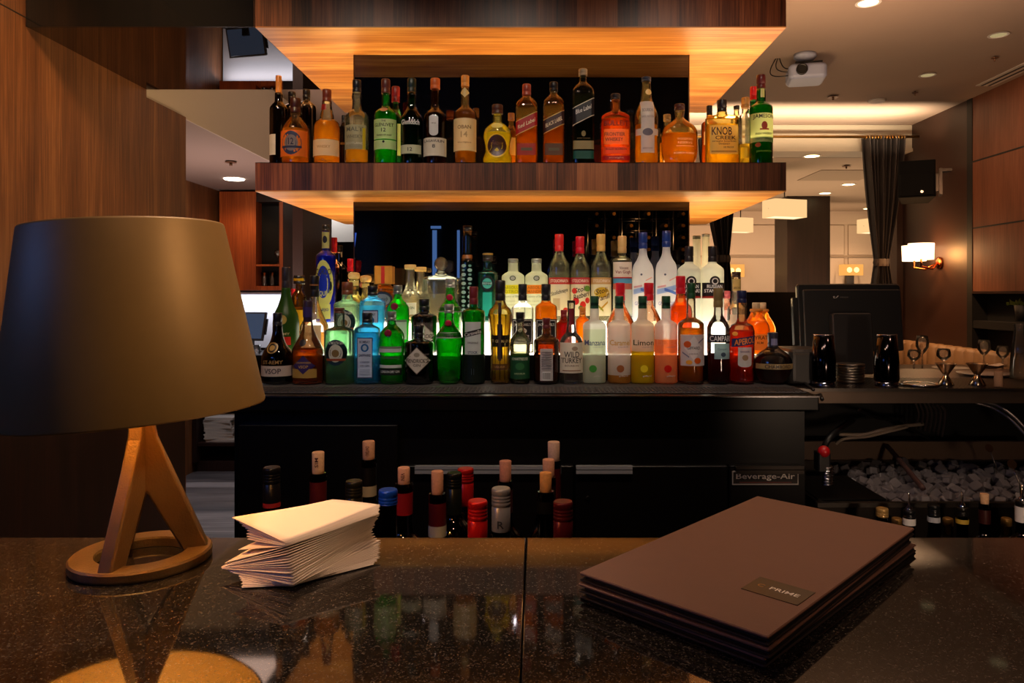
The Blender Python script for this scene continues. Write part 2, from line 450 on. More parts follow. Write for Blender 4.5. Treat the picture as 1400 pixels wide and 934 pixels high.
bottle('whisky_bottle', 'green bottle with red cap standing behind the bright green whisky', 541, 119, 24, 'SB', 168, 150, 10, 140, 11, (30, 110, 50), .06, None, None, (120, 25, 25), [('r', 6, 172, 215, 14, (190, 205, 140))])
bottle('whisky_bottle', 'dark green triangular whisky bottle with white script name', 563, 108, 30, 'S', 172, 146, 12, 127, 12, (14, 70, 35), .05, (25, 70, 15), 152, (25, 40, 28), [('t', 'Glenfiddich', 0, 170, 24, 7, (220, 225, 210)), ('r', 0, 201, 213, 28, (205, 205, 165)), ('t', '12', 0, 207, 6, 5, BLK)], n=2.3)
bottle('whisky_bottle', 'dark whisky bottle with oval neck tag and white label numbered 8', 595, 108, 31, 'S', 163, 148, 11, 122, 13, (90, 50, 18), .05, (60, 22, 6), 155, (195, 95, 40), [('r', 0, 164, 184, 12, (220, 215, 210)), ('e', 0, 184, 6, 5, (220, 215, 210)), ('e', 0, 164, 6, 3, (220, 215, 210)), ('t', '1816', 0, 172, 6, 2, (120, 110, 100)), ('r', 0, 191.5, 216, 31, (228, 215, 190)), ('t', 'LAGAVULIN', 0, 196, 26, 3.5, (60, 50, 45)), ('t', '8', 0, 203, 4, 5, (60, 50, 45))])
bottle('whisky_bottle', 'amber whisky bottle with large cream label reading 14', 636, 104, 31, 'S', 160, 145, 11, 119, 11, (225, 190, 120), .08, (150, 70, 15), 152, (215, 145, 65), [('r', 0, 165, 209, 31, (240, 212, 150)), ('t', 'OBAN', 0, 177, 18, 5, (130, 95, 50)), ('t', '14', 0, 187, 9, 8, (185, 150, 95)), ('t', 'West Highland', 0, 198, 18, 2.5, (150, 110, 60)), ('d', 0, 128, 6, 7, (225, 200, 130))])
bottle('whisky_bottle', 'pear shaped yellow bottle with dark oval label on whisky shelf', 680, 144, 39, 'S', 190, 170, 12, 156, 15, (235, 235, 140), .12, (235, 200, 40), 183, (70, 35, 22), [('e', 0, 202, 14.5, 16.5, (215, 180, 40)), ('e', 0, 202, 12.5, 14.5, (70, 38, 22)), ('t', 'CARDHU', 0, 199, 17, 4, (120, 75, 40)), ('e', 0, 174.5, 8, 4, (215, 205, 120))], shape=[(222, 19.5), (218, 20), (207, 16.5), (196, 17.5), (187, 19.5), (178, 17.5), (172, 12), (167, 6.2), (157, 6)], depth=.8)
bottle('whisky_bottle', 'small amber bottle behind the pear shaped yellow one', 699, 155, 17, 'SB', 185, 172, 8, 165, 9, (220, 170, 80), .1, (190, 100, 15), 180, (120, 70, 30), [('r', 0, 190, 214, 16, (190, 140, 60))])
def jw(name, label, x, top, w, gc, lc, bandc, words, capc, ly, cy, low):
    bottle(name, label, x, top, w, 'S', top+34, top+16, w*.36, cy, w*.4, gc, .06, lc, ly, capc,
           [('b', 0, 170 if low is None else low, w*.96, 17, bandc, .48), ('b', 0, (170 if low is None else low)-9.2, w*.96, 1.2, (200, 165, 90), .48), ('b', 0, (170 if low is None else low)+9.2, w*.96, 1.2, (200, 165, 90), .48),
            ('t', words, 0, 170 if low is None else low, w*.78, 5.5, (225, 190, 150), .48), ('r', 0, 199, 215, w*.86, (150, 45, 30) if bandc[0] > 100 else (95, 60, 35)), ('r', 0, 205, 209, w*.5, (95, 85, 60))], n=6, depth=.95)
jw('whisky_bottle', 'square whisky bottle with slanted red label, yellow neck and red cap', 720, 116, 30, (240, 190, 100), (200, 85, 10), (165, 25, 25), 'Red Label', (150, 60, 40), 165, 131, 172)
jw('whisky_bottle', 'square whisky bottle with slanted dark label and black pourer cap', 757, 113, 29, (235, 180, 95), (170, 70, 10), (60, 30, 25), 'BLACK LABEL', (15, 14, 14), 162, 125, 170)
bottle('whisky_bottle', 'tallest square green black whisky bottle with slanted silver edged label', 797, 95, 30, 'S', 132, 112, 10, 104, 12, (80, 90, 70), .05, (30, 35, 20), 150, (150, 130, 100), [('b', 0, 156, 29, 22, (28, 26, 30), .5), ('b', 0, 144.5, 29, 1.2, (215, 200, 170), .5), ('b', 0, 167.5, 29, 1.2, (215, 200, 170), .5), ('t', 'Blue Label', 0, 153, 21, 6, (200, 190, 180), .4), ('r', 0, 195.5, 207, 28, (150, 130, 85)), ('r', 0, 209, 220, 28, (15, 80, 65)), ('e', 0, 186, 3, 4, (140, 120, 70)), ('t', 'JOHN WALKER', 0, 192.5, 18, 2, (150, 130, 80))], n=6, depth=.95)
bottle('whisky_bottle', 'orange whiskey flask with raised lettering and red base label', 841.5, 129, 40, 'S', 163, 152, 13, 137, 13, (240, 140, 70), .12, (240, 100, 12), 164, (20, 18, 20), [('t', 'BULLEIT', 0, 171, 34, 7, (90, 30, 10)), ('r', 0, 179, 200, 34, (250, 130, 35)), ('t', 'FRONTIER', -2, 186, 28, 5, (110, 40, 12)), ('t', 'WHISKEY', -3, 193, 24, 5, (90, 30, 12)), ('r', 0, 203, 213, 36, (225, 85, 20)), ('t', 'BULLEIT BOURBON', 0, 206, 28, 3, (90, 25, 15)), ('r', 0, 215, 221, 38, (160, 25, 20)), ('t', 'straight', 0, 218, 20, 3, (225, 150, 120))], n=3, depth=.55)
bottle('whisky_bottle', 'amber bottle wearing a long white paper strip label', 883.5, 106, 32, 'S', 152, 137, 13, 112, 13, (240, 220, 150), .08, (225, 120, 20), 172, (30, 40, 60), [('r', 0, 141, 212, 18, (205, 198, 190)), ('r', 0, 179, 188, 30, (215, 205, 190)), ('t', 'BOURBON', 0, 154, 14, 5, (120, 115, 120)), ('e', 0, 184, 7, 5, (110, 100, 110)), ('t', 'BASIL HAYDEN', 0, 163, 16, 3, (140, 130, 130)), ('t', 'KENTUCKY', 0, 206, 13, 2.5, (130, 120, 120)), ('e', 2, 128, 4, 4, (225, 190, 120))], shape=[(222, 15.5), (220, 16), (160, 16), (145, 11), (137, 8), (125, 6.5), (112, 5.8)])
bottle('whisky_bottle', 'wide round shouldered amber decanter bottle on whisky shelf', 929, 143, 49, 'S', 176, 164, 14, 152, 14, (245, 215, 130), .08, (225, 115, 15), 184, (70, 30, 18), [('t', 'WOODFORD', 5, 193, 22, 3, (245, 215, 170)), ('t', 'RESERVE', 5, 198, 20, 3, (245, 215, 170)), ('r', 5, 202, 203, 24, (230, 190, 140)), ('t', 'BOURBON WHISKEY', 4, 212, 28, 2.5, (240, 210, 160))], shape=[(222, 19), (219, 22.5), (205, 24.5), (182, 24.5), (174, 21), (168, 13), (163, 7), (160, 6), (152, 7)], depth=.6)
bottle('whisky_bottle', 'clear bottle neck with amber liquid behind the round shouldered decanter', 912, 157, 22, 'SB', 190, 176, 9, 166, 10, (235, 215, 160), .1, (210, 120, 25), 196, (120, 90, 50), [])
bottle('whisky_bottle', 'square jug whiskey with black wax cap and bold two line label, right part of shelf', 987, 137, 44, 'S', 163, 158, 14, 154, 13, (245, 225, 130), .1, (240, 170, 30), 172, (28, 20, 18), [('r', 0, 174, 213, 38, (238, 205, 95)), ('t', 'KNOB', -3, 182, 27, 11, (60, 35, 20)), ('t', 'CREEK', 2, 191, 28, 5, (60, 35, 20)), ('t', 'straight bourbon', 0, 196, 32, 3, (110, 70, 30)), ('t', 'WHISKEY', 0, 199.5, 16, 2.5, (110, 70, 30)), ('t', '100 PROOF', 6, 204, 14, 2.5, (110, 70, 30)), ('r', 0, 209, 210, 34, (150, 100, 40))], n=4, depth=.55)
bottle('whisky_bottle', 'dark capped amber bottle half hidden left of the black waxed jug', 970, 145, 22, 'SB', 172, 164, 8, 158, 8, (225, 160, 70), .08, (205, 90, 15), 172, (25, 18, 16), [('r', -2, 182, 200, 14, (235, 215, 150))])
bottle('whisky_bottle', 'clear bottle with yellow carton label behind the black waxed jug', 1007, 145, 15, 'SB', 162, 158, 7, 150, 8, (240, 225, 160), .1, (240, 190, 40), 200, (20, 20, 20), [('r', 0, 204, 219, 14, (230, 190, 30)), ('t', 'RYE', 0, 210, 8, 4, (40, 40, 40))])
bottle('whisky_bottle', 'clear bottle with tall gold cork cap left of the green bottles', 1019, 134, 17, 'SB', 163, 155, 9, 148, 11, (230, 225, 190), .08, (230, 180, 50), 198, (185, 130, 60), [('r', 0, 203, 218, 15, (235, 205, 40))], Y=2.56)
bottle('whisky_bottle', 'green whiskey bottle with bright red cap behind the white labelled green one', 1030, 119, 22, 'SB', 156, 148, 9, 137, 9, (20, 110, 40), .06, None, None, (185, 25, 25), [])
bottle('whisky_bottle', 'green whiskey bottle with cream label and crest, right end of shelf', 1040.5, 103, 31, 'S', 150, 140, 12, 122, 12, (20, 150, 50), .1, (60, 160, 20), 144, (75, 22, 20), [('r', 0, 158, 197, 31, (200, 215, 130)), ('t', 'JAMESON', 0, 163, 27, 7, (35, 35, 25)), ('e', 0, 175, 4, 5.5, (110, 40, 25)), ('r', 0, 179, 181, 12, (110, 40, 25)), ('t', 'IRISH WHISKEY', 0, 186, 22, 2.8, (60, 60, 35)), ('t', 'TRIPLE DISTILLED', 0, 193, 22, 2, (110, 110, 60)), ('e', -8, 201, 3.2, 3.2, (205, 90, 50)), ('r', 0, 123, 135, 5, (180, 180, 110)), ('t', 'JOHN JAMESON', 0, 210, 20, 3, (140, 190, 60))])

# ---- front row on the rubber mat
bottle('brandy_bottle', 'squat dark brandy bottle with gold seal and VSOP label, left end of front row', 379.5, 428, 42, 'F', 480, 470, 12, 446, 12, (40, 24, 16), .02, (25, 10, 5), 470, (22, 22, 30), [('r', 0, 499, 513, 41, (205, 190, 180)), ('t', 'VSOP', 0, 506, 22, 7, (60, 50, 60)), ('t', 'ST-REMY', 0, 494, 26, 5, (160, 125, 75)), ('e', -2, 475, 7.5, 7.5, (165, 130, 70)), ('e', -2, 475, 5.8, 5.8, (40, 26, 16)), ('e', -2, 475, 3.5, 3.5, (180, 145, 80))], shape=[(522, 20), (519, 21), (490, 21), (480, 18), (470, 11), (455, 6.8), (445, 6)])
bottle('cognac_bottle', 'amber cognac with purple diamond label and flared shoulders', 421, 411, 42, 'F', 480, 442, 12, 440, 12, (235, 215, 180), .04, (205, 60, 12), 477, (45, 30, 45), [('d', 0, 499, 15, 14, (50, 40, 90)), ('r', 0, 503, 515, 32, (175, 140, 70)), ('d', 0, 498, 13, 12, (60, 45, 100)), ('t', 'VSOP', 0, 500, 13, 4, (190, 150, 90)), ('t', 'COURVOISIER', 0, 494.5, 20, 2.5, (190, 150, 90)), ('e', -2, 468, 4.5, 4.5, (40, 32, 40)), ('r', 0, 420, 434, 12, (60, 50, 110))], shape=[(522, 20.5), (519, 21), (480, 21), (472, 18), (460, 11.5), (448, 7.2), (440, 6.3)])
plab = lambda yc, k=1.: [('e', 0, yc, 15*k, 17.5*k, (30, 48, 62)), ('e', 0, yc+1, 9.5*k, 12*k, (200, 200, 185)), ('t', 'PLYMOUTH GIN', 0, yc-13*k, 20*k, 4*k, (215, 215, 205)), ('e', 0, yc+1, 5*k, 5*k, (130, 105, 60)), ('r', 0, yc+8*k, yc+11*k, 26*k, (150, 70, 40))]
bottle('gin_bottle', 'pale green gin bottle with navy oval ship label in the front row', 464, 421, 40, 'F', 455, 446, 14, 428, 14, (215, 242, 222), .10, (198, 236, 205), 452, (85, 45, 32), plab(481), n=2.2)
def bombay(x, top, w, tier, lab, ly):
    t = top-428
    bottle('gin_bottle', lab, x, top, w, tier, 453+t, 443+t, 13, 441+t, 14, (150, 225, 248), .20, (110, 212, 250), ly, (20, 22, 30),
           [('r', 0, 461+t, 516+t if tier == 'F' else 478+t, w*.64, (60, 75, 110)), ('r', 0, 462.5+t, 514.5+t if tier == 'F' else 478+t, w*.58, (185, 200, 225)), ('t', 'BOMBAY', 0, 467+t, 14, 3.6, (25, 30, 60)), ('e', 0, 475+t, 5.4, 5.4, (25, 90, 150)), ('e', 0, 475+t, 3, 3.5, (170, 190, 210))] +
           ([('t', 'SAPPHIRE', 0, 485, 16, 3.6, (25, 30, 60)), ('t', 'LONDON', 0, 494, 12, 2.5, (80, 90, 120)), ('t', 'DRY GIN', 0, 499, 12, 2.5, (80, 90, 120)), ('r', 0, 503, 511, 14, (165, 180, 205))] if tier == 'F' else []), n=5, depth=.85)
bombay(502, 428, 33, 'F', 'sky blue square gin bottle with portrait label in the front row', 455)
def tanq(x, top, w, tier, lab, full):
    t = top-426
    bottle('gin_bottle', lab, x, top, w, tier, 459+t, 442+t, 11, 438+t, 12, (60, 225, 85), .20, (80, 220, 70), 452+t, (130, 135, 130),
           [('r', 0, 473+t, min(500+t, 481), w*.86, (205, 210, 215)), ('r', 0, 473+t, 476+t, w*.86, (120, 130, 125)), ('t', 'Tanqueray', 0, 488+t if full else 480, w*.76, 6, (70, 75, 75))] +
           ([('r', 0, 498, 502, w*.86, (205, 210, 215)), ('r', 0, 502.5, 512, w*.86, (28, 34, 30)), ('t', 'LONDON DRY GIN', 0, 507, w*.72, 3.4, (200, 205, 205))] if full else []),
           extra=seal(-2, 455+t, 5, (120, 20, 40)), capmetal=.6,
           shape=[(522 if tier == 'F' else 482, w*.44), (519+t if tier == 'F' else 480, w*.46), (462+t, w*.5), (456+t, w*.47), (449+t, w*.32), (443+t, 5.6), (438+t, 5.4)])
tanq(535.7, 426, 34, 'F', 'green gin bottle with red wax seal and script label in the front row', True)
def hend(x, top, w, tier, lab, full):
    t = top-445
    yc = 492 if full else top+50
    bottle('gin_bottle', lab, x, top, w, tier, 471+t, 463+t, 13, 460+t, 14, (24, 20, 20), .02, None, None, (18, 17, 18),
           [('d', 0, yc, 18.5, 18.5, (120, 105, 90)), ('d', 0, yc, 17.2, 17.2, (205, 198, 185)), ('t', "HENDRICK'S", 0, yc, 29, 5.5, (60, 50, 45)), ('t', 'GIN', 0, yc+6, 10, 3.5, (90, 80, 70)), ('e', 0, yc-8, 4, 3, (150, 140, 125))], n=2.3)
hend(573, 445, 40, 'F', 'squat black gin bottle with pale diamond label in the front row', True)
def ten(x, top, w, tier, lab, hb):
    t = top-416
    ribs = [(hb, w*.36), (hb-3, w*.42), (480+t, w*.47), (466+t, w*.5), (458+t, w*.46), (452+t, w*.36), (443+t, w*.2), (438+t, 6.2), (428+t, 6)]
    bottle('gin_bottle', lab, x, top, w, tier, 0, 0, 12, 428+t, 13, (70, 215, 70), .16, (60, 205, 50), 444+t, (150, 150, 145),
           [('r', 0, 454+t, 462+t, w*.98, (125, 130, 125)), ('t', 'TEN', 0, 458+t, 14, 4, (60, 65, 60))], extra=seal(0, 442+t, 4.6, (160, 20, 50)), shape=ribs, capmetal=.6)
ten(614, 416, 37, 'F', 'ribbed green tulip shaped gin bottle with grey band in the front row', 523)
bottle('vodka_bottle', 'bright green bottle with burgundy capsule and grey slanted script label', 647.5, 392, 31, 'F', 428, 420, 11, 416, 12, (25, 170, 55), .15, (25, 160, 40), 424, (95, 28, 32), [('r', 0, 440, 484, 21, (200, 200, 205)), ('b', 0, 455, 23, 7, (35, 32, 38), .25), ('t', 'Caravella', 0, 455, 22, 5, (210, 205, 200), .25), ('t', 'ORIGINALE', 0, 468, 14, 2.5, (90, 90, 95)), ('t', 'STOCK', 0, 481, 13, 3.6, (40, 50, 100)), ('r', 0, 503, 511, 21, (150, 170, 190)), ('r', 0, 484, 522, 31, (16, 26, 20))])
def fluted(root, zz, s, R, wrap):
    m = MB()
    for k in range(12):
        a = 2*PI*k/12
        m.tube([(math.cos(a)*R*f, math.sin(a)*R*f, zz(y)) for y, f in ((518, .8), (500, .74), (470, .78), (445, .9), (430, .99))], .0022, None, 6)
    m.build('fluting', glass((230, 205, 130), .2), root)
    m = MB(); m.box(-.0045, .0045, -R*.92-.002, -R*.92, zz(492), zz(414)); m.build('ribbon', pbr('ribbon_dark', (40, 26, 24), .6), root)
bottle('liqueur_bottle', 'gold fluted liqueur bottle flaring at the shoulder with black cross label', 684, 383.5, 33, 'F', 0, 0, 13, 411, 14, (240, 220, 150), .12, (235, 180, 60), 430, (28, 24, 24), [('r', 0, 458, 474, 25, (35, 28, 26)), ('r', 0, 443, 490, 7, (35, 28, 26)), ('t', 'ST-GERMAIN', 0, 466, 24, 4, (205, 185, 130)), ('r', 0, 497, 505, 20, (90, 60, 30)), ('t', 'LIQUEUR', 0, 501, 14, 3, (190, 150, 90))], shape=[(522, 13), (519, 13.5), (495, 12), (465, 12.6), (445, 14.6), (431, 16.4), (424, 15), (418, 9), (411, 6.4)], extra=fluted)
bottle('liqueur_bottle', 'short round shouldered bottle with dark green label, before the clear whiskey', 711, 427, 28, 'F', 480, 466, 11, 440, 12, (225, 225, 185), .08, (50, 90, 30), 484, (20, 20, 20), [('r', 0, 486, 517, 26, (30, 75, 45)), ('t', 'CHARTREUSE', 0, 490, 21, 3.5, (190, 195, 170)), ('e', 0, 500, 6, 5, (50, 105, 60)), ('t', 'LIQUEUR', 0, 510, 14, 2.5, (150, 170, 130))], shape=[(524, 13), (521, 13.5), (482, 13.5), (472, 14), (464, 13), (457, 8), (452, 5.2), (440, 5)])
bottle('whisky_bottle', 'brown bottle turned to show its back label with barcode, burgundy capsule', 747, 435, 35, 'F', 468, 458, 12, 449, 11, (150, 85, 45), .08, (110, 40, 8), 486, (85, 30, 30), [('r', 0, 476, 519, 17, (190, 182, 180)), ('r', 0, 507, 518, 11, (225, 225, 225))] + [('r', -4.5+k*1.5, 508, 517, .7, BLK) for k in range(7)] + [('r', 0, 480+k*3.2, 481.2+k*3.2, 13, (130, 125, 125)) for k in range(8)])
bottle('whisky_bottle', 'bourbon bottle with cream label and bird mark, left of the frosted four', 781, 411, 32, 'F', 462, 452, 11, 414, 11, (230, 225, 215), .06, (150, 50, 18), 514, (45, 28, 24), [('r', 0, 468, 509, 31, (215, 208, 190)), ('t', 'WILD', 0, 484, 20, 8, (45, 38, 35)), ('t', 'TURKEY', 0, 492, 27, 7, (45, 38, 35)), ('t', 'BOURBON', 0, 499, 18, 2.5, (110, 90, 75)), ('e', 4, 476, 4, 3, (160, 140, 120)), ('r', 0, 422, 444, 6, (120, 35, 40)), ('r', 0, 505, 506, 24, (140, 90, 60))], shape=[(525, 15.5), (522, 16), (470, 16), (462, 13.5), (454, 7.5), (445, 5.8), (425, 5), (414, 5.6)])
def gif(x, word, col, lq, ll, dot, lab, tc=(60, 70, 120)):
    bottle('liqueur_bottle', lab, x, 405, 31, 'F', 446, 437, 12, 422, 12, col, .0, None, None, (35, 75, 50),
           [('r', 0, 414, 418, 10, (20, 45, 30)), ('t', word, 0, 468, 27, 7.5, tc), ('t', 'LIQUEUR', 4, 474, 14, 2, (130, 140, 160)), ('e', 0 if word != 'Manzana' else -3, 503, 5, 5, dot), ('t', 'giffard', 4, 513, 12, 2.4, (200, 195, 190))],
           frost=frosted(tuple(int(228+(v-235)*.4) for v in col), .72, .3), fill=(ll, frosted(lq, .62, .3)),
           group='frosted flavoured liqueur bottles in the front row')
gif(812.6, 'Manzana', (235, 240, 230), (208, 218, 200), 450, (70, 150, 60), 'frosted liqueur bottle lettered Manzana with a green apple dot')
gif(846.5, 'Caramel', (245, 238, 225), (185, 130, 50), 512, (150, 90, 50), 'frosted liqueur bottle lettered Caramel with a brown dot', (170, 140, 60))
gif(878.5, 'Limon', (245, 240, 215), (215, 190, 20), 480, (235, 215, 40), 'frosted liqueur bottle lettered Limon over bright yellow liquid', (50, 60, 40))
gif(910.5, 'Lichi-Li', (250, 235, 225), (242, 165, 112), 464, (200, 30, 20), 'frosted liqueur bottle lettered Lichi-Li with orange pink liquid', (215, 150, 110))
bottle('liqueur_bottle', 'apricot orange liqueur bottle with green cap and fruit patterned white label', 944.7, 387, 36, 'F', 446, 434, 12, 408, 12, (240, 225, 200), .06, (200, 90, 12), 449, (30, 70, 42), [('r', 0, 457, 499, 32, (205, 200, 205)), ('d', 0, 475, 12, 17, (228, 222, 222)), ('t', 'GIFFARD', 0, 475, 17, 4, (70, 60, 70)), ('t', 'LIQUEUR', 0, 483, 12, 2.4, (120, 110, 120)), ('e', -8, 470, 4.5, 4.5, (215, 95, 30)), ('e', 5, 492, 4.5, 4, (215, 95, 30)), ('e', -6, 494, 4, 3, (235, 170, 60)), ('b', 10, 465, 8, 2, (120, 125, 150), .8), ('b', -10, 484, 8, 2, (120, 125, 150), -.8)])
bottle('aperitif_bottle', 'dark red aperitif with olive gold capsule and black band label', 982, 394, 31, 'F', 444, 433, 11, 420, 13, (225, 220, 215), .05, (70, 10, 14), 484, (125, 105, 65), [('r', 0, 457, 468, 30, (28, 28, 36)), ('t', 'CAMPARI', 0, 462.5, 27, 7.5, (235, 235, 235)), ('r', 2, 469, 490, 21, (150, 185, 190)), ('t', 'Campari', 2, 477, 13, 4, (90, 120, 130)), ('e', 3, 484, 3.5, 3, (60, 80, 100))], shape=[(523, 15), (520, 15.5), (450, 15.5), (443, 13.5), (436, 9), (430, 6), (420, 5.6)])
bottle('aperitif_bottle', 'orange red aperitif with navy cap and slanted blue band with orange lettering', 1014, 397.5, 34, 'F', 446, 440, 13, 414, 13, (240, 200, 150), .08, (225, 45, 14), 452, (28, 34, 70), [('b', 0, 466, 31, 11, (40, 50, 110), .16), ('t', 'APEROL', 0, 466, 26, 8, (240, 150, 50), .16), ('r', 0, 474, 497, 18, (200, 205, 205)), ('e', 0, 497, 9, 4, (200, 205, 205)), ('t', 'BARBIERI', 0, 480, 12, 2.5, (60, 70, 110)), ('e', 0, 488, 4, 4, (150, 120, 90)), ('e', -12, 456, 3, 3, (255, 200, 80))], shape=[(524, 15.5), (521, 17), (505, 16), (490, 17), (455, 17), (446, 15), (441, 8), (436, 6.3), (414, 6.8)])
bottle('liqueur_bottle', 'round orb shaped black raspberry liqueur with gilt band, right end of front row', 1056.5, 454.7, 52, 'F', 480, 474, 12, 475, 14, (215, 210, 205), .06, (40, 8, 12), 500, (35, 34, 48), [('r', 0, 496, 503, 50, (165, 140, 95)), ('t', 'CHAMBORD', 0, 499.5, 34, 5, (60, 48, 40)), ('r', 0, 463, 472, 8, (130, 130, 170))], shape=[(522, 15), (519, 19), (509, 24), (500, 26), (491, 25), (483, 19), (477, 10), (473, 6)])

# ---- middle tread
bottle('cognac_bottle', 'frosted green cognac bottle with red label band behind the dark brandy', 391, 365.5, 35, 'M', 440, 408, 11, 394, 11, (50, 90, 30), .10, (50, 80, 15), 402, (38, 34, 40), [('e', 0, 437, 6.5, 6.5, (170, 150, 70)), ('r', 3, 460, 471, 16, (190, 40, 30)), ('t', 'REMY', 3, 456, 14, 3.4, (170, 160, 110))], shape=[(482, 16), (479, 17), (445, 17.5), (432, 16), (418, 10.5), (404, 6.6), (394, 5.5)], frost=frosted((48, 92, 28), .55, .1))
bottle('liqueur_bottle', 'dark bottle with yellow cap band and yellow label behind the cognacs', 409, 377, 20, 'M', 410, 396, 9, 388, 15, (120, 80, 20), .1, (210, 140, 20), 420, (25, 24, 24), [('r', 0, 381, 384.5, 14, (220, 170, 30)), ('r', 2, 424, 452, 17, (225, 180, 30)), ('r', 0, 456, 474, 18, (215, 110, 20))], Y=2.49)
bottle('rum_bottle', 'bottle with small red and white neck wrap beside frosted green cognac', 402, 395, 9, 'RB', 425, 418, 7, 404, 8, (120, 60, 30), .1, None, None, (170, 25, 30), [('r', 0, 405, 416, 7, (225, 190, 180))], Y=2.76)
bottle('cognac_bottle', 'cream labelled cognac with round medallion and black capsule, mid left', 430, 377, 38, 'M', 432, 420, 10, 406, 12, (225, 220, 215), .06, (215, 130, 60), 455, (22, 20, 22), [('e', 0, 433, 7, 5, (80, 55, 40)), ('r', 0, 444, 475, 26, (225, 212, 180)), ('t', 'COGNAC', 0, 456, 16, 3.5, (160, 130, 90)), ('r', 0, 389, 391, 12, (150, 100, 60))], shape=[(482, 18), (479, 19), (448, 19), (438, 15), (424, 9), (412, 5.5), (406, 5.4)], Y=2.41)
bottle('gin_bottle', 'larger pale green gin bottle with brown cap behind the front navy oval gin', 475, 386, 36, 'M', 418, 410, 14, 403, 15, (215, 242, 222), .12, (205, 238, 208), 412, (110, 62, 38), plab(440, .95), n=2.2)
bombay(509.5, 391, 33, 'M', 'second sky blue gin bottle standing one step behind the front one', 418)
tanq(544, 390, 31, 'M', 'green gin bottle with red seal one step behind its front row twin', False)
hend(580, 409, 35, 'M', 'black gin bottle with diamond label one step behind its twin', False)
ten(615.5, 381, 33, 'M', 'ribbed green gin bottle one step behind the front ribbed one', 482)
JDL = [('r', 0, 436, 470, 28, (26, 24, 26)), ('r', 0, 437.5, 468, 25.5, (200, 195, 185)), ('r', 0, 438.5, 467, 24, (30, 28, 30)), ('t', "JACK DANIEL'S", 0, 444, 22, 4.5, (210, 205, 195)), ('e', 0, 452, 6, 4, (205, 200, 190)), ('t', 'No.7', 0, 452, 8, 3, (30, 28, 30)), ('t', 'TENNESSEE', 0, 459, 18, 2.6, (205, 200, 190)), ('t', 'WHISKEY', 0, 464, 12, 3, (205, 200, 190))]
bottle('whisky_bottle', 'clear square whiskey bottle with black filigree label, middle step', 714.5, 388.6, 30, 'M', 424, 414, 12, 411, 12, (235, 235, 225), .1, (225, 205, 160), 470, (26, 24, 26), JDL, n=6)
bottle('whisky_bottle', 'amber square whiskey bottle with black filigree label, middle step', 746.5, 388.6, 30, 'M', 422, 413, 13, 411, 13, (240, 190, 120), .1, (235, 120, 15), 414, (26, 24, 26), JDL, n=6)
bottle('rum_bottle', 'red brown bottle just behind the cream labelled bourbon', 771, 424, 22, 'M', 446, 437, 9, 433, 9, (160, 50, 30), .12, (160, 30, 15), 440, (120, 30, 30), [])
bottle('rum_bottle', 'amber flask glowing between the bourbon and the first frosted bottle', 796.5, 420, 20, 'M', 440, 433, 9, 430, 9, (235, 160, 60), .12, (235, 125, 15), 436, (200, 120, 40), [])
def redcap(x, top, w, col, lab, sh=None, gc=None):
    bottle('liqueur_bottle', lab, x, top, w, 'M', 0, 0, 12, top+24, 13, gc or (230, 190, 150), .1, col, top+60 if gc is None else top+40, (200, 22, 38), [('r', 0, 455, 470, w*.5, (215, 180, 130))] if gc is None else [], shape=sh or [(482, w*.5), (479, w*.5), (450, w*.5), (438, w*.42), (424, 10), (top+30, 6.5), (top+24, 6)], n=3.5, group='liqueur bottles with red caps on the middle step')
redcap(848, 387, 40, (190, 60, 18), 'red capped square brown liqueur bottle between Caramel and Manzana bottles')
redcap(887, 387, 38, (170, 60, 25), 'red capped clear shouldered bottle behind the Limon bottle')
redcap(930.5, 377.6, 30, (240, 90, 15), 'red capped bottle full of bright orange liquid behind Lichi-Li', [(482, 14), (479, 15), (430, 15), (421, 14), (412, 8), (406, 6.5), (401, 6)], (245, 150, 80))
bottle('liqueur_bottle', 'gold labelled slender bottle behind the olive capped aperitif', 1006.5, 372, 24, 'M', 425, 415, 12, 379, 12, (235, 225, 205), .12, (230, 180, 140), 440, (70, 50, 35), [('r', 0, 382, 398, 11, (215, 190, 120)), ('t', 'ANCHO', 0, 394, 9, 3, (60, 40, 30)), ('r', 0, 430, 470, 20, (230, 215, 190))])
bottle('liqueur_bottle', 'small pink topped clear bottle left of the gold labelled slender one', 993, 398, 16, 'R', 422, 415, 10, 408, 11, (240, 200, 195), .15, (235, 160, 150), 420, (205, 100, 110), [('r', 0, 424, 438, 12, (230, 190, 190))], Y=2.62)
def corktop(root, zz, s, zc):
    m = MB(); m.lathe([(5.2*s, zc-.004), (5.4*s, zz(416)), (5.2*s, zz(414))], None, 16); m.build('cork', pbr('cork_light', (205, 180, 140), .8, noise=.2, nscale=300), root)
    m = MB(); m.lathe([(8*s, zc-.006), (9*s, zc-.002), (8*s, zc+.003)], None, 18); m.build('neck_collar', pbr('rope', (190, 120, 40), .7), root)
for xx, tt, YY, lb_ in ((1034, 414, 2.41, 'orange rum bottle with pale cork top glowing at the right end'), (1042, 425, 2.515, 'second orange rum bottle peeking out behind the corked rum')):
    bottle('rum_bottle', lb_, xx, tt, 36, 'M', 0, 0, 18, 424, 10, (250, 180, 70), .2, (250, 130, 10), 440, (200, 130, 50), [('r', 0, 456, 478, 26, (235, 165, 70)), ('t', 'PYRAT', 0, 461, 22, 5, (90, 50, 20)), ('t', 'RUM', 0, 468, 8, 3, (90, 50, 20))], shape=[(482, 17), (479, 18), (450, 18), (441, 15), (434, 10.5), (428, 8), (424, 8.5)], stopper=corktop, Y=YY)

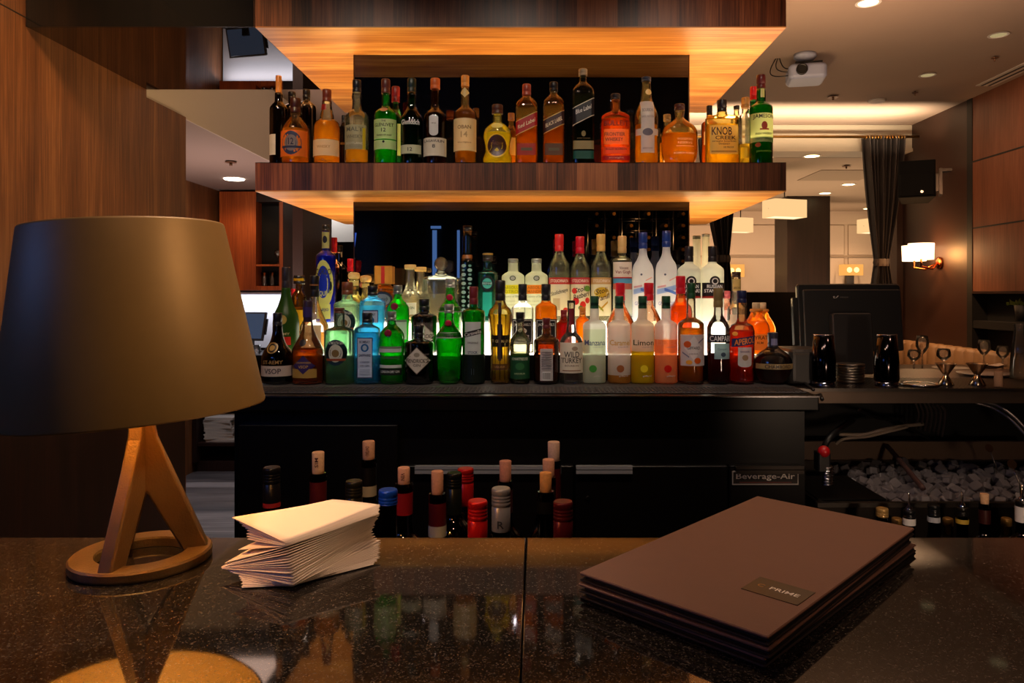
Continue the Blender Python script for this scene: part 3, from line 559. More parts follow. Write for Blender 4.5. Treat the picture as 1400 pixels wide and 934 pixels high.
# ---- rear tread
def tall_blue(root, zz, s, R, wrap): pass
bottle('tequila_bottle', 'tall cobalt blue tequila bottle with ornate yellow label, left of mirror', 445.5, 308, 27, 'R', 354, 342, 10, 316, 10, (60, 100, 235), .25, (50, 90, 235), 350, (40, 38, 32), [('r', 0, 318, 340, 11, (195, 195, 120)), ('e', 0, 328, 3, 5, (40, 40, 50)), ('e', 0, 390, 12, 34, (205, 210, 110)), ('e', 0, 386, 8.5, 22, (25, 50, 180)), ('t', 'CORZO', 0, 372, 20, 8, (60, 60, 40)), ('t', 'TEQUILA', 0, 402, 21, 8, (205, 210, 110)), ('r', 0, 416, 436, 18, (205, 210, 110)), ('t', 'ANEJO', 0, 424, 14, 5, (40, 50, 120))], Y=2.56)
bottle('wine_bottle', 'dark bottle with red foil neck behind the cobalt blue bottle', 457, 325, 22, 'RB', 372, 355, 7, 345, 8, (40, 20, 12), 0, None, None, (170, 20, 30), [('r', 0, 372, 420, 9, (200, 185, 90))], Y=2.70)
bottle('wine_bottle', 'slim black bottle between the red foil neck and the mirror edge', 464.5, 336, 20, 'RB', 372, 360, 8, 345, 8, (26, 18, 16), 0, None, None, (22, 20, 20), [('r', 3, 345, 352, 1.5, (190, 185, 170))], Y=2.80)
bottle('wine_bottle', 'dark bottle with bright red top at the left edge of the mirror', 479, 354, 22, 'RB', 400, 385, 8, 371, 8, (50, 16, 14), 0, None, None, (205, 20, 40), [], Y=2.66)
def roundcork(root, zz, s, zc):
    m = MB(); m.lathe([(6*s, zc-.003), (7.4*s, zc+.002), (8*s, zc+.011), (7*s, zc+.019), (3*s, zc+.022)], None, 18); m.build('cork', pbr('cork_pale', (215, 180, 110), .7, noise=.15, nscale=300), root)
bottle('tequila_bottle', 'clear tequila bottle with rounded wooden stopper beside the cobalt one', 484, 372, 26, 'R', 415, 402, 13, 381, 13, (240, 232, 185), .14, (240, 225, 150), 412, GOLD, [('r', 0, 384, 391, 13, (220, 205, 130)), ('r', 0, 420, 436, 22, (225, 220, 180))], stopper=roundcork)
bottle('tequila_bottle', 'second rounded stopper tequila bottle, just left of the amber block stopper', 500, 376, 20, 'R', 415, 402, 10, 385, 11, (240, 232, 185), .14, (240, 225, 150), 412, GOLD, [('r', 0, 388, 393, 10, (220, 205, 130))], stopper=roundcork, Y=2.64)
def blockstop(root, zz, s, zc):
    m = MB(); m.rbox(-12*s, 12*s, -12*s, 12*s, zc, zz(364), .006); m.build('stopper', glass((252, 205, 120), .5), root)
    m = MB(); m.rbox(-2.4*s, 2.4*s, -12.6*s, -11.6*s, zc+.002, zz(365), .001); m.build('stopper_stripe', pbr('stripe_red', (190, 40, 25), .4), root)
bottle('tequila_bottle', 'dark amber bottle with chunky amber glass block stopper and red stripe', 526, 364, 35, 'R', 396, 391, 18, 389, 20, (200, 130, 50), .12, (170, 90, 15), 399, GOLD, [('e', 0, 409, 13, 10, (40, 50, 70)), ('e', 0, 410, 10.5, 8, (120, 130, 140)), ('t', 'ANEJO', 0, 410, 14, 4, (30, 38, 60)), ('r', 0, 420, 437, 28, (60, 50, 45))], stopper=blockstop)
def patron(root, zz, s, zc):
    m = MB(); m.lathe([(7*s, zc-.001), (8*s, zc+.002), (8*s, zc+.013), (7.2*s, zc+.015)], None, 20); m.build('cork', pbr('cork_pale', (215, 180, 110), .7), root)
PS = [(440, 14.5), (437, 15), (412, 15), (404, 13), (396, 8), (385, 6.3), (368, 5.8)]
bottle('tequila_bottle', 'clear bell shaped tequila bottle with flat cork, left of the crystal decanter', 561, 363.5, 30, 'R', 0, 0, 12, 368, 16, (240, 240, 225), .1, (235, 235, 215), 409, GOLD, [('r', 0, 414, 430, 20, (225, 225, 205)), ('t', 'PATRON', 0, 421, 15, 3.5, (60, 90, 60))], shape=PS, stopper=patron, Y=2.57, group='bell shaped tequila bottles')
bottle('tequila_bottle', 'bell shaped tequila bottle half hidden behind the flat corked one', 575, 366, 28, 'R', 0, 0, 12, 371, 14, (235, 235, 215), .1, (230, 230, 205), 409, GOLD, [], shape=PS, stopper=patron, Y=2.655, group='bell shaped tequila bottles')
def ballstop(root, zz, s, zc):
    m = MB(); m.sphere((0, 0, zz(361)), 9.5*s, seg=10, rings=7); m.lathe([(6*s, zc-.004), (8*s, zc+.004), (4*s, zc+.008)], None, 14)
    m.build('stopper', glass((235, 232, 220), .25), root)
bottle('decanter', 'square cut crystal decanter with faceted ball stopper', 603, 351, 48, 'R', 382, 378, 16, 374, 14, (238, 242, 238), .03, (225, 230, 215), 402, GOLD, [], n=7, stopper=ballstop, shape=[(440, 23), (437, 24), (388, 24), (382, 23.5), (379, 18), (376, 8), (373, 7.5)])
bottle('absinthe_bottle', 'tall narrow dark teal bottle with etched scroll pattern', 639, 309, 21, 'R', 360, 352, 13, 316, 13, (60, 100, 100), .10, (30, 70, 65), 362, (24, 24, 30), [('r', 0, 349, 354, 14, (150, 95, 45))] + [('e', -4+8*(k % 2), 364+k*6, 3, 2.4, (150, 190, 180)) for k in range(12)] + [('e', 4-8*(k % 2), 364+k*6, 2, 1.6, (110, 160, 150)) for k in range(12)])
bottle('liqueur_bottle', 'teal bottle with round black medallion and turquoise label, rear step', 667, 346, 28, 'R', 376, 368, 12, 357, 14, (120, 190, 180), .14, (50, 130, 115), 374, (40, 32, 26), [('e', 0, 388, 9.5, 11, (30, 40, 42)), ('e', 0, 388, 6.5, 7, (80, 180, 165)), ('r', 0, 386, 390, 15, (30, 40, 42)), ('t', 'BRENNE', 0, 388, 13, 3, (160, 210, 200)), ('r', 0, 400, 432, 12, (40, 170, 150)), ('r', 0, 347, 349, 14, GOLD)])
def absolut(x, c, word, lab):
    bottle('vodka_bottle', lab, x, 354, 31, 'R', 380, 371, 13, 360, 14, (225, 240, 225), .0, None, None, (150, 155, 145), [('e', 0, 381, 4.2, 3.4, (70, 75, 70)), ('e', 0, 381, 3, 2.4, (170, 175, 165)), ('r', 0, 390, 402, 29, c), ('t', 'ABSOLUT', 0, 393.5, 24, 4, tuple(int(v*.75) for v in c)), ('t', word, 0, 399, 24, 4, tuple(int(v*.75) for v in c)), ('t', 'Country of Sweden', 0, 406, 26, 3.5, (110, 125, 110)), ('t', 'This superb vodka', 0, 412, 26, 2.5, (140, 150, 140)), ('t', 'was distilled from grain', 0, 417, 26, 2.5, (140, 150, 140)), ('t', 'grown in the rich fields', 0, 422, 26, 2.5, (140, 150, 140))], frost=frosted((218, 228, 216), .55, .35), capmetal=.4)
absolut(701.5, (225, 215, 40), 'CITRON', 'short necked clear vodka bottle with yellow band')
absolut(733.5, (240, 140, 40), 'MANDRIN', 'short necked clear vodka bottle with orange band')
def stoli(x, top, capc, bandc, labs, lab, w=29):
    t = top-320
    bottle('vodka_bottle', lab, x, top, w, 'R', 365+t, 350+t, 11, 343+t, 12, (240, 242, 235), .05, (236, 234, 215), 372, capc, [('r', 0, 380, 432, w*.98, (232, 226, 190)), ('r', 0, 380, 389, w*.98, bandc), ('t', 'STOLICHNAYA', 0, 384.5, w*.82, 4.5, (240, 225, 200))]+labs, shape=[(440, w*.48), (438, w*.5), (366+t, w*.5), (359+t, w*.44), (352+t, w*.3), (345+t, 6), (342+t, 5.6)])
stoli(764.6, 320.5, (200, 40, 40), (200, 45, 40), [('t', 'Stolichnaya', 0, 400, 22, 7, (70, 65, 60), .3), ('r', -4, 408, 424, 9, (205, 190, 150)), ('e', 8, 424, 3.5, 3.5, (215, 60, 40))], 'red capped vodka with plain cream label, leftmost of the tall clear vodkas')
stoli(793, 323.6, (190, 20, 40), (195, 55, 60), [('t', 'Stoli', 0, 396, 15, 7, (40, 30, 35), .3), ('t', 'Razberi', 1, 404, 20, 7, (40, 30, 35), .3), ('e', -6, 412, 4, 5, (205, 40, 40)), ('e', 3, 417, 4, 5, (205, 50, 40)), ('e', 9, 395, 4, 4, (110, 160, 60)), ('e', -8, 398, 3, 4, (215, 60, 50)), ('e', 0, 421, 3, 3, (70, 130, 50)), ('e', 9, 411, 3, 4, (205, 40, 40))], 'red capped vodka with raspberries painted on its label', 27)
stoli(821.6, 320.5, (205, 165, 90), (205, 165, 100), [('e', 0, 400, 10, 7, (205, 175, 50)), ('t', 'Stoli', 0, 398, 15, 7, (60, 40, 20), .3), ('t', 'Vanil', 1, 407, 18, 7, (60, 40, 20), .3), ('b', 3, 418, 10, 3, (190, 150, 40), 1), ('b', -3, 420, 10, 3, (150, 150, 40), -1)], 'gold capped vodka with yellow orchid label', 28)
bottle('vodka_bottle', 'straight sided vodka bottle with painted landscape label and gold cap', 850.5, 323, 27, 'R', 358, 350, 11, 346, 12, (240, 238, 225), .14, (225, 225, 205), 356, (205, 170, 110), [('r', 0, 359, 420, 25, (238, 230, 215)), ('r', 0, 381, 395, 25, (90, 165, 200)), ('r', 0, 388, 396, 25, (200, 110, 90)), ('r', 0, 396, 432, 25, (205, 215, 200)), ('t', 'Vincent', 1, 367, 12, 4, (120, 80, 70)), ('t', 'Van Gogh', 0, 373, 20, 5.5, (140, 60, 60)), ('e', -5, 393, 4, 3, (60, 120, 70)), ('r', 0, 379.5, 381, 25, (180, 40, 40))])
def goose(x, top, lab):
    t = top-318
    bottle('vodka_bottle', lab, x, top, 29, 'R', 366+t, 352+t, 10, 340+t, 12, (235, 238, 245), 0, None, None, (25, 50, 120), [('b', 0, 396, 27, 7, (150, 180, 230), .25), ('b', 4, 399, 18, 4, (90, 130, 215), -.35), ('b', -8, 392, 10, 2.5, (205, 150, 165), .2), ('e', -4, 376, 1.4, 1.4, (70, 80, 110)), ('b', 6, 382, 9, 1.5, (215, 150, 150), .5), ('t', 'GREY GOOSE', 0, 415, 24, 5, (120, 130, 190))], frost=frosted((222, 228, 238), .62, .12), shape=[(440, 14), (438, 14.5), (372+t, 14.5), (364+t, 13), (356+t, 8.5), (348+t, 5.6), (340+t, 5)], group='frosted vodka bottles with blue caps')
goose(879, 318, 'frosted vodka bottle with blue cap, left of the pair')
goose(911, 316, 'frosted vodka bottle with blue cap, right of the pair, by the mirror edge')
def russ(x, lab):
    bottle('vodka_bottle', lab, x, 337, 31, 'R', 372, 360, 11, 358, 12, (220, 235, 235), 0, None, None, (34, 30, 32), [('r', 0, 387, 408, 30, (30, 28, 32)), ('e', 0, 385, 7, 7, (30, 28, 32)), ('e', 0, 385, 4.5, 4.5, (215, 215, 215)), ('e', 0, 385, 3, 3, (30, 28, 32)), ('t', 'RUSSIAN', 0, 392, 20, 4.5, (225, 225, 225)), ('t', 'STANDARD', 0, 398, 26, 4.5, (225, 225, 225)), ('r', 0, 405, 408, 30, (150, 40, 35))], frost=frosted((218, 226, 226), .62, .15), group='frosted vodka bottles with black label bands')
russ(942, 'frosted vodka bottle with black label band, nearer the mirror')
russ(974, 'frosted vodka bottle with black label band, right one of the two')
FS = [(440, 14), (438, 14.5), (390, 14), (378, 11), (368, 7), (360, 5.4), (330, 5)]
bottle('vodka_bottle', 'tall frosted bottle neck rising left between the two black banded vodkas', 952.5, 322.6, 20, 'RB', 0, 0, 10, 327, 11, (225, 235, 225), 0, None, None, (110, 120, 100), [], frost=frosted((218, 222, 216), .6, .15), shape=[(440, 9), (438, 9.5), (390, 9.5), (376, 9), (367, 7), (360, 5.4), (327, 5)], Y=2.68, group='slender frosted bottles at the mirror edge')
bottle('vodka_bottle', 'tall frosted bottle neck with silver cap, right of its slender twin', 965, 320, 20, 'RB', 0, 0, 10, 324, 11, (225, 235, 225), 0, None, None, (150, 155, 150), [], frost=frosted((218, 222, 216), .6, .15), shape=[(440, 9), (438, 9.5), (390, 9.5), (376, 9), (367, 7), (360, 5.4), (324, 5)], Y=2.68+.055, group='slender frosted bottles at the mirror edge')

# ------------------------------------------------------------------ shared surface materials
M_wall_wood = wood('walnut_wall', (58, 30, 15), (104, 64, 36), (146, 98, 58), 'Z', 130, 7, .42, None)
M_wall_wood2 = wood('walnut_wall_right', (78, 42, 26), (106, 62, 40), (130, 80, 54), 'Z', 150, 6, .5)
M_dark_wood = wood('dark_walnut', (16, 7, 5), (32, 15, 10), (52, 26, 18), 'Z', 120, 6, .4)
M_brown_wall = pbr('brown_wall', (56, 34, 25), .45, noise=.12, nscale=6)
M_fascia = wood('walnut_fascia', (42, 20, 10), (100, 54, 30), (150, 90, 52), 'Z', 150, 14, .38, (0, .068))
M_under = wood('walnut_underside_lit', (112, 62, 24), (176, 116, 56), (222, 172, 100), 'X', 60, 14, .38)  # fascia veneer in a lighter tone, standing for the light on it
M_ceiling = pbr('ceiling_plaster', (150, 130, 116), .9, noise=.04, nscale=3)
M_ceiling_left = pbr('ceiling_plaster_left', (138, 120, 112), .9, noise=.04, nscale=3)
M_soffit = pbr('soffit_plaster', (188, 172, 158), .9)
M_black = pbr('black_laminate', (6, 5, 5), .35, spec=.3)
M_black_m = pbr('black_matte', (12, 11, 11), .6)
M_plas = pbr('black_plastic', (10, 10, 11), .42)
M_steel = pbr('steel_brushed', (150, 142, 134), .28, 1.0, noise=.1, nscale=60)
M_steel_d = pbr('steel_dark', (74, 68, 64), .35, 1.0)
M_chrome = pbr('chrome', (200, 200, 205), .12, 1.0)
M_mirror = mirror('smoked_mirror', (120, 122, 138), 0., (3, 3, 4), .42)
M_mirror2 = mirror('soffit_mirror', (200, 190, 180), 0., (5, 4, 4), .62)
M_floor = wood('grey_floor_planks', (48, 45, 46), (92, 87, 86), (140, 134, 132), 'X', 70, 9, .45, (1, .14))
M_white = pbr('white_paint', (205, 200, 196), .7)

# ------------------------------------------------------------------ the room
sbox('floor', -4.2, 6.6, -3.2, 10.2, -.06, 0, M_floor)
sbox('ceiling', -1.72, 6.6, 2.6, 5.76, 2.70, 2.80, M_ceiling)
sbox('ceiling_front', -1.72, 6.6, -3.2, 2.6, 2.70, 2.80, M_black_m)
sbox('ceiling_left', -4.2, -1.722, 3.185, 6.4, 2.228, 2.80, M_ceiling_left)
o = sbox('trim_1', -1.721, -1.715, 3.19, 6.15, 2.226, 2.699, M_soffit)
sbox('ceiling_rear', -1.72, 6.6, 6.0, 10.2, 2.49, 2.60, pbr('ceiling_plaster_rear', (168, 148, 126), .9))
b = MB(); b.box(-1.72, 6.6, 5.76, 6.0, 2.50, 2.80); b.box(-1.72, 6.6, 5.745, 6.01, 2.49, 2.515)
struct(b.build('trim_2', pbr('beam_paint', (176, 164, 146), .8)))
# left timber wall, in one long board panel
b = MB(); b.box(-1.80, -1.695, -3.2, 3.54, 0, 2.226); b.box(-1.6965, -1.6945, 1.2, 3.53, 2.228-.012, 2.2262, M_black)
o = MB(); o.box(-1.80, -1.695, -3.2, 3.182, 0, 2.70); o.box(-1.80, -1.695, 3.182, 3.54, 0, 2.226)
o.build('wall_left', M_wall_wood)['kind'] = 'structure'
b = MB(); b.box(-1.697, -1.6935, .2, 3.53, 0, 1.02); struct(b.build('wall_shade_panel', M_dark_wood))  # darker panel standing in for the unlit lower part of the wall
b = MB(); b.box(-1.6955, -1.6938, 1.0, 2.45, 2.286, 2.290); struct(b.build('trim_4', M_black_m))
sbox('wall_back', -4.2, 6.6, -3.3, -3.2, 0, 2.8, pbr('back_wall', (24, 18, 16), .6))
sbox('wall_far_left', -4.2, -1.80, 6.16, 6.28, 0, 2.23, M_dark_wood)
sbox('wall_side_left', -2.72, -2.64, 4.7, 6.16, 0, 2.23, M_wall_wood)
sbox('wall_outer_left', -4.2, -4.1, -3.2, 10.2, 0, 2.8, M_black_m)
# right wall: timber boards, black reveal, brown plaster return
RX = 2.96
b = MB()
b.box(RX, RX+.1, -3.2, 4.96, 1.385, 2.70, M_wall_wood2)
for zz_ in (1.81, 2.26): b.box(RX-.003, RX, -3.2, 4.96, zz_, zz_+.010, M_black_m)
b.box(RX, RX+.1, -3.2, 4.96, 0, .95, M_dark_wood)
b.box(RX+.10, RX+.14, -3.2, 4.96, .95, 1.385, M_black_m)
b.box(RX-.004, RX+.1, 4.96, 5.02, 0, 2.70, M_black_m)
b.box(RX-.006, RX+.1, -3.2, 4.96, 1.372, 1.388, M_dark_wood)
struct(b.build('wall_right'))
b = MB(); b.box(RX, RX+.25, 5.02, 5.98, 0, 2.70, M_brown_wall)
struct(b.build('wall_right_return'))
sbox('trim_5', RX-.05, RX-.001, 5.90, 6.02, 0, 2.489, M_brown_wall)
sbox('wall_outer_right', 6.5, 6.6, -3.2, 10.2, 0, 2.8, M_black_m)
# far room
M_far = pbr('far_wall_paint', (188, 166, 144), .75)
b = MB(); b.box(-1.8, 6.6, 9.9, 10.0, 0, 2.49, M_far)
xs = [(-1.8+i*.86) for i in range(10)]
for x_ in xs:
    for z0, z1 in ((1.40, 1.86), (1.90, 2.30)):
        b.box(x_, x_+.80, 9.885, 9.90, z0, z1, M_far)
        b.box(x_-.004, x_, 9.880, 9.90, z0, z1, pbr('far_trim', (150, 128, 104), .7)); b.box(x_+.80, x_+.804, 9.880, 9.90, z0, z1, MATS['far_trim'])
        b.box(x_, x_+.80, 9.880, 9.90, z1-.004, z1, MATS['far_trim'])
b.box(-1.8, 6.5, 9.87, 9.90, 1.87, 1.89, pbr('far_trim', (150, 128, 104), .7)); b.box(-1.8, 6.5, 9.87, 9.90, 1.345, 1.365, MATS['far_trim'])
b.box(-1.8, 6.5, 9.86, 9.90, 0, 1.33, M_dark_wood)
struct(b.build('wall_far'))
sbox('wall_far_column', 2.87, 3.36, 8.36, 8.8, 0, 2.49, wood('column_veneer', (24, 14, 10), (38, 23, 16), (50, 32, 23), 'Z', 90, 5, .45))
sbox('wall_partition', .95, 2.95, 6.1, 6.2, 0, 1.385, M_black)
sbox('wall_partition_left', -2.3, -.9, 6.6, 6.7, 0, 1.84, M_black)
sbox('wall_gap_left', -2.4, -.8, 7.0, 7.1, 0, 2.489, M_white)
struct(MB().build('x', M_black)) if False else None
# ------------------------------------------------------------------ mirrored soffit panel over the left aisle
t = tag(empty('soffit_panel', (-1.31, 2.8, CZ+.889)), 'dark glass soffit panel with mirrored underside between timber wall and top shelf', 'soffit')
b = MB(); b.box(-.384, .372, -.36, .38, .0, .004); b.build('mirror_underside', M_mirror2, t)
b = MB(); b.box(-.384, .372, -.372, -.36, -.001, .44); b.build('glass_fascia', pbr('dark_glass', (22, 22, 23), .06, spec=.8), t)
b = MB(); b.box(-.384, .372, -.36, .38, .0045, .44); b.build('core', M_black_m, t)

# ------------------------------------------------------------------ mirror clad column with the two timber shelves round it
CX0, CX1, CY0, CY1 = -.677, .568, 2.72, 3.32
t = tag(empty('mirror_column', (0, 3.0, 0)), 'freestanding bar column clad in smoked mirror behind the bottles', 'column')
b = MB(); b.box(CX0, CX1, CY0-3.0, CY1-3.0, 1.0, 2.69); b.build('mirror_cladding', M_mirror, t)
b = MB(); 
for x_ in (CX0, CX1): b.box(x_-.002, x_+.002, CY0-3.002, CY0-2.998, 1.28, 2.26)
b.build('edge_strip', pbr('edge_strip', (70, 50, 30), .3, .5), t)
SX0, SX1, SY0, SY1 = -.937, .834, 2.44, 3.59
def shelf(name, z0, z1, label):
    t = tag(empty(name, (0, SY0, z0)), label, 'shelf')
    h = z1-z0
    g = .001
    def ring(b, za, zb, e=0):
        y = SY0
        b.box(SX0+e, SX1-e, e, CY0-y-g, za, zb); b.box(SX0+e, SX1-e, CY1-y+g, SY1-y-e, za, zb)
        b.box(SX0+e, CX0-g, CY0-y-g, CY1-y+g, za, zb); b.box(CX1+g, SX1-e, CY0-y-g, CY1-y+g, za, zb)
    b = MB(); ring(b, .004, h-.002, .012); b.build('core', M_black_m, t)
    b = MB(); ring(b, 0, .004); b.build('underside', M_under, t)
    b = MB(); ring(b, h-.002, h); b.build('shelf_top', M_dark_wood, t)
    b = MB(); b.box(SX0, SX1, 0, .012, .004, h); b.build('front_fascia', M_fascia, t)
    b = MB(); b.box(SX0, SX0+.012, .012, SY1-SY0, .004, h); b.box(SX1-.012, SX1, .012, SY1-SY0, .004, h); b.box(SX0, SX1, SY1-SY0, SY1-SY0+.012, .004, h)
    b.build('side_fascia', M_fascia, t)
    return t
s1 = shelf('display_shelf', CZ+.342, CZ+.4388, 'walnut display shelf carrying the whisky bottles, wrapped round the mirror column')
s2 = shelf('display_canopy', CZ+.889, CZ+1.20, 'thick walnut canopy above the whisky shelf with lit honey coloured underside')
M_strip = emis('warm_light_strip', (255, 205, 125), 3.2)
def striplight(name, z, label, parts, m):
    t = tag(empty(name, (0, 2.69, z)), label, 'light')
    b = MB()
    for p in parts: b.box(*p)
    b.build('diffuser', m, t)
striplight('light_strip', CZ+.4396, 'warm light strip glowing behind the whisky bottles on the shelf', [(-.90, .79, -.150, .015, -.0007, .0001), (-.90, -.70, .02, .60, -.0007, .0001), (.59, .79, .02, .60, -.0007, .0001)], M_strip)

# ------------------------------------------------------------------ back bar: cooler, counter, mat, lit bottle steps
t = tag(empty('back_bar_cooler', (0, 2.06, 0)), 'long black back bar cooler under the bottle display', 'cooler')
b = MB(); b.box(-.86, .765, .025, .69, .0, 1.035); b.build('cabinet', M_black, t)
def zpx(py, Y): return CZ-(py-402)*Y/1000
M_door = pbr('door_black', (8, 6, 6), .32, spec=.4)
for x0, x1, hx in ((-.84, -.39, None), (-.385, .105, (-.34, .07)), (.11, .54, (.112, .27)), (.545, .76, (.56, .75))):
    b = MB(); b.rbox(x0, x1, 0, .024, .12, .885 if hx else 1.0, .004); d = b.build('door', M_door, t)
    if hx:
        b = MB(); b.box(hx[0], hx[1], -.012, .0, .876, .888); b.box(hx[0], hx[1], -.012, -.009, .866, .878)
        b.build('handle', pbr('handle_steel', (150, 150, 152), .45, .3) if hx[0] < .5 else M_steel_d, d)
    if x0 == .11:
        b = MB(); b.lathe([(.0065, 0), (.0065, .003), (.0045, .004)], None, 16, M=Matrix.Translation((.145, 0, .795)) @ Matrix.Rotation(PI/2, 4, 'X'))
        b.box(.1443, .1457, -.0045, -.0038, .791, .799, M_black); b.build('lock', M_steel_d, d)
    if x0 == .545:
        m = MB(); xa, xb = (1002-733)*.00205, (1093-733)*.00205
        za, zb = zpx(664, 2.05), zpx(645, 2.05)
        m.box(xa, xb, -.003, 0, za, zb, pbr('badge_frame', (150, 142, 135), .5, .2)); m.box(xa+.003, xb-.003, -.0035, -.003, za+.004, zb-.003, pbr('badge_dark', (44, 40, 38), .4, .5))
        vs, fs = text_mesh('Beverage-Air'); 
        m.add([((xa+xb)/2+a*.165, -.0042, (za+zb)/2+.003+c*.021) for a, c in vs], fs, pbr('badge_letters', (225, 215, 200), .5))
        m.box(xa+.02, xb-.02, -.0042, -.0036, za+.006, za+.0085, pbr('badge_red', (90, 40, 35), .4))
        m.build('name_badge', None, d)
t = tag(empty('back_bar_counter', (0, 2.05, 0)), 'black back bar countertop with polished front edge', 'counter')
b = MB(); b.box(-.93, .79, -.01, .70, 1.043, 1.086); b.build('top', M_black, t, bevel=.004)
b = MB(); b.box(-.93, .79, -.013, -.009, 1.0815, 1.0855); b.build('edge_trim', pbr('edge_steel', (120, 118, 120), .25, 1.0), t)
# rubber mat with nubs
b = MB(); mz = 1.0868
b.rbox(-.86, .775, 2.085, 2.372, mz, mz+.003, .01)
for i in range(136):
    for j in range(9):
        x_ = -.853+i*.012; y_ = 2.092+j*.012
        b.box(x_-.0035, x_+.0035, y_-.0035, y_+.0035, mz+.003, mz+.0058)
o = b.build('bar_mat', pbr('mat_rubber', (58, 56, 56), .55)); tag(o, 'black ribbed rubber bar mat under the front row of bottles', 'bar mat')
t = tag(empty('lit_bottle_riser', (0, 2.38, 1.0868)), 'two step bottle riser with glowing white acrylic treads', 'riser')
M_glow = emis('glow_acrylic', (255, 240, 212), 3.4)
RX0, RX1 = -.83, .80
b = MB(); b.box(RX0, RX1, 0, .006, 0, .0845); b.box(RX0, RX1, .006, .34, 0, .078); b.build('front_panel', M_black, t)
b = MB(); b.box(RX0+.002, RX1-.002, .006, .14, .0785, .0857); b.box(.745, RX1-.002, .1401, .25, .0785, .0857); b.build('lower_tread', M_glow, t)
b = MB(); b.box(RX0+.002, .744, .14, .146, .0857, .180); b.build('upper_face', emis('glow_face', (255, 240, 212), 2.8), t)
b = MB(); b.box(RX0+.002, .744, .146, .338, .0857, .1825); b.box(-.925, CX0-.003, .3381, .52, .0, .1825); b.box(CX1+.003, .744, .3381, .52, .0, .1825); b.build('upper_tread', emis('glow_top', (255, 238, 206), 2.2), t)

# ------------------------------------------------------------------ granite bar in front
M_gran, nt, out = newmat('polished_granite'); L = nt.links.new
bs = nt.nodes.new('ShaderNodeBsdfPrincipled'); tc = nt.nodes.new('ShaderNodeTexCoord')
v1 = N(nt, 'ShaderNodeTexVoronoi', Scale=900.); L(tc.outputs['Object'], v1.inputs['Vector'])
n1 = N(nt, 'ShaderNodeTexNoise', Scale=260., Detail=4., Roughness=.7); L(tc.outputs['Object'], n1.inputs['Vector'])
sp = nt.nodes.new('ShaderNodeSeparateColor'); L(v1.outputs['Color'], sp.inputs[0])
mu = N(nt, 'ShaderNodeMath', operation='MULTIPLY'); L(sp.outputs[0], mu.inputs[0]); L(n1.outputs['Fac'], mu.inputs[1])
cr = nt.nodes.new('ShaderNodeValToRGB'); L(mu.outputs[0], cr.inputs[0])
cr.color_ramp.elements[0].position = .2; cr.color_ramp.elements[0].color = s2l((20, 17, 15))
cr.color_ramp.elements[1].position = .62; cr.color_ramp.elements[1].color = s2l((92, 84, 78))
e = cr.color_ramp.elements.new(.38); e.color = s2l((40, 36, 33))
L(cr.outputs[0], bs.inputs['Base Color']); bs.inputs['Roughness'].default_value = .045; bs.inputs['Specular IOR Level'].default_value = .42
L(bs.outputs[0], out.inputs[0])
GZ = CZ-.283
for nm, x0, x1, lb_ in (('granite_worktop', -1.69, -.0118, 'polished dark granite bar top left of the joint, under lamp and napkins'), ('granite_worktop', -.0108, 2.1, 'polished dark granite bar top right of the joint, under the menus')):
    b = MB(); b.box(x0, x1, -.05, .85, GZ-.04, GZ); o = b.build(nm, M_gran, bevel=.0012); tag(o, lb_, 'bar top')
b = MB(); b.box(-1.69, 2.1, .04, .80, 0, GZ-.041); o = b.build('bar_counter', M_dark_wood); tag(o, 'dark timber base carrying the granite bar top', 'bar')

# ------------------------------------------------------------------ table lamp
k_ = .943
LX, LY = -.418, .776
t = tag(empty('table_lamp', (LX, LY, GZ+.0005)), 'bronze table lamp with tapered metal shade and A frame stem', 'lamp')
M_bronze = pbr('lamp_bronze', (112, 88, 56), .42, .5, noise=.25, nscale=30, bump=.25, bscale=500)
M_shade = pbr('lamp_shade_bronze', (132, 104, 60), .5, .3, noise=.06, nscale=60)
M_shin = pbr('lamp_inside', (235, 190, 110), .5)
b = MB()
ro, ri = .0675, .044
b.lathe([(ri, .0), (ro, .0), (ro+.0008, .002), (ro+.0008, .0085), (ro-.001, .0105), (ri+.001, .0105), (ri, .0085), (ri, .0)], None, 56, cap=False, smooth=False)
b.build('base_ring', M_bronze, t)
for q_ in (-93, 23, 143):
    F = Matrix.Rotation(math.radians(q_), 4, 'Z'); b = MB()
    for hw, poly in ((.0075 if q_ < 0 else .0095, [(.0655, .006), (.0400, .006), (.0045, .0735), (-.002, .0745), (-.002, .152), (.0105, .152), (.0145, .130)]),):
        v = [F @ Vector((a_, sg*hw*(1.0 if z_ < .12 else .95), z_)) for sg in (-1, 1) for a_, z_ in poly]; n_ = len(poly)
        f = [list(range(n_)), [n_+i for i in range(n_)][::-1]]+[(i, n_+i, n_+(i+1) % n_, (i+1) % n_) for i in range(n_)]
        b.add(v, f)
    b.build('leg', M_bronze, t, bevel=.0022)
b = MB(); b.lathe([(.0095, .0735), (.0105, .076), (.0095, .11), (.0100, .152)], None, 6); b.build('stem', M_bronze, t, bevel=.001)
tilt = Matrix.Rotation(math.radians(-3.6), 4, 'Y') @ Matrix.Rotation(math.radians(0), 4, 'X')
sh = MB()
zb, ztp = .157, .157+.197
rb, rt = .127, .096
c0 = Vector((-.0055, .001, 0)); Mx = Matrix.Translation(c0+Vector((0, 0, .157))) @ tilt @ Matrix.Translation((0, 0, -.157))
sh.lathe([(rb-.0015, zb+.001), (rb, zb), (rb+.0008, zb+.002), (rt+.0008, ztp-.002), (rt, ztp), (rt-.0015, ztp-.001)], None, 72, cap=False, M=Mx)
o = sh.build('lamp_shade', M_shade, t)
si = MB(); si.lathe([(rb-.0016, zb+.001), (rt-.0016, ztp-.001)], None, 72, cap=False, M=Mx)
si.build('shade_lining', M_shin, o)
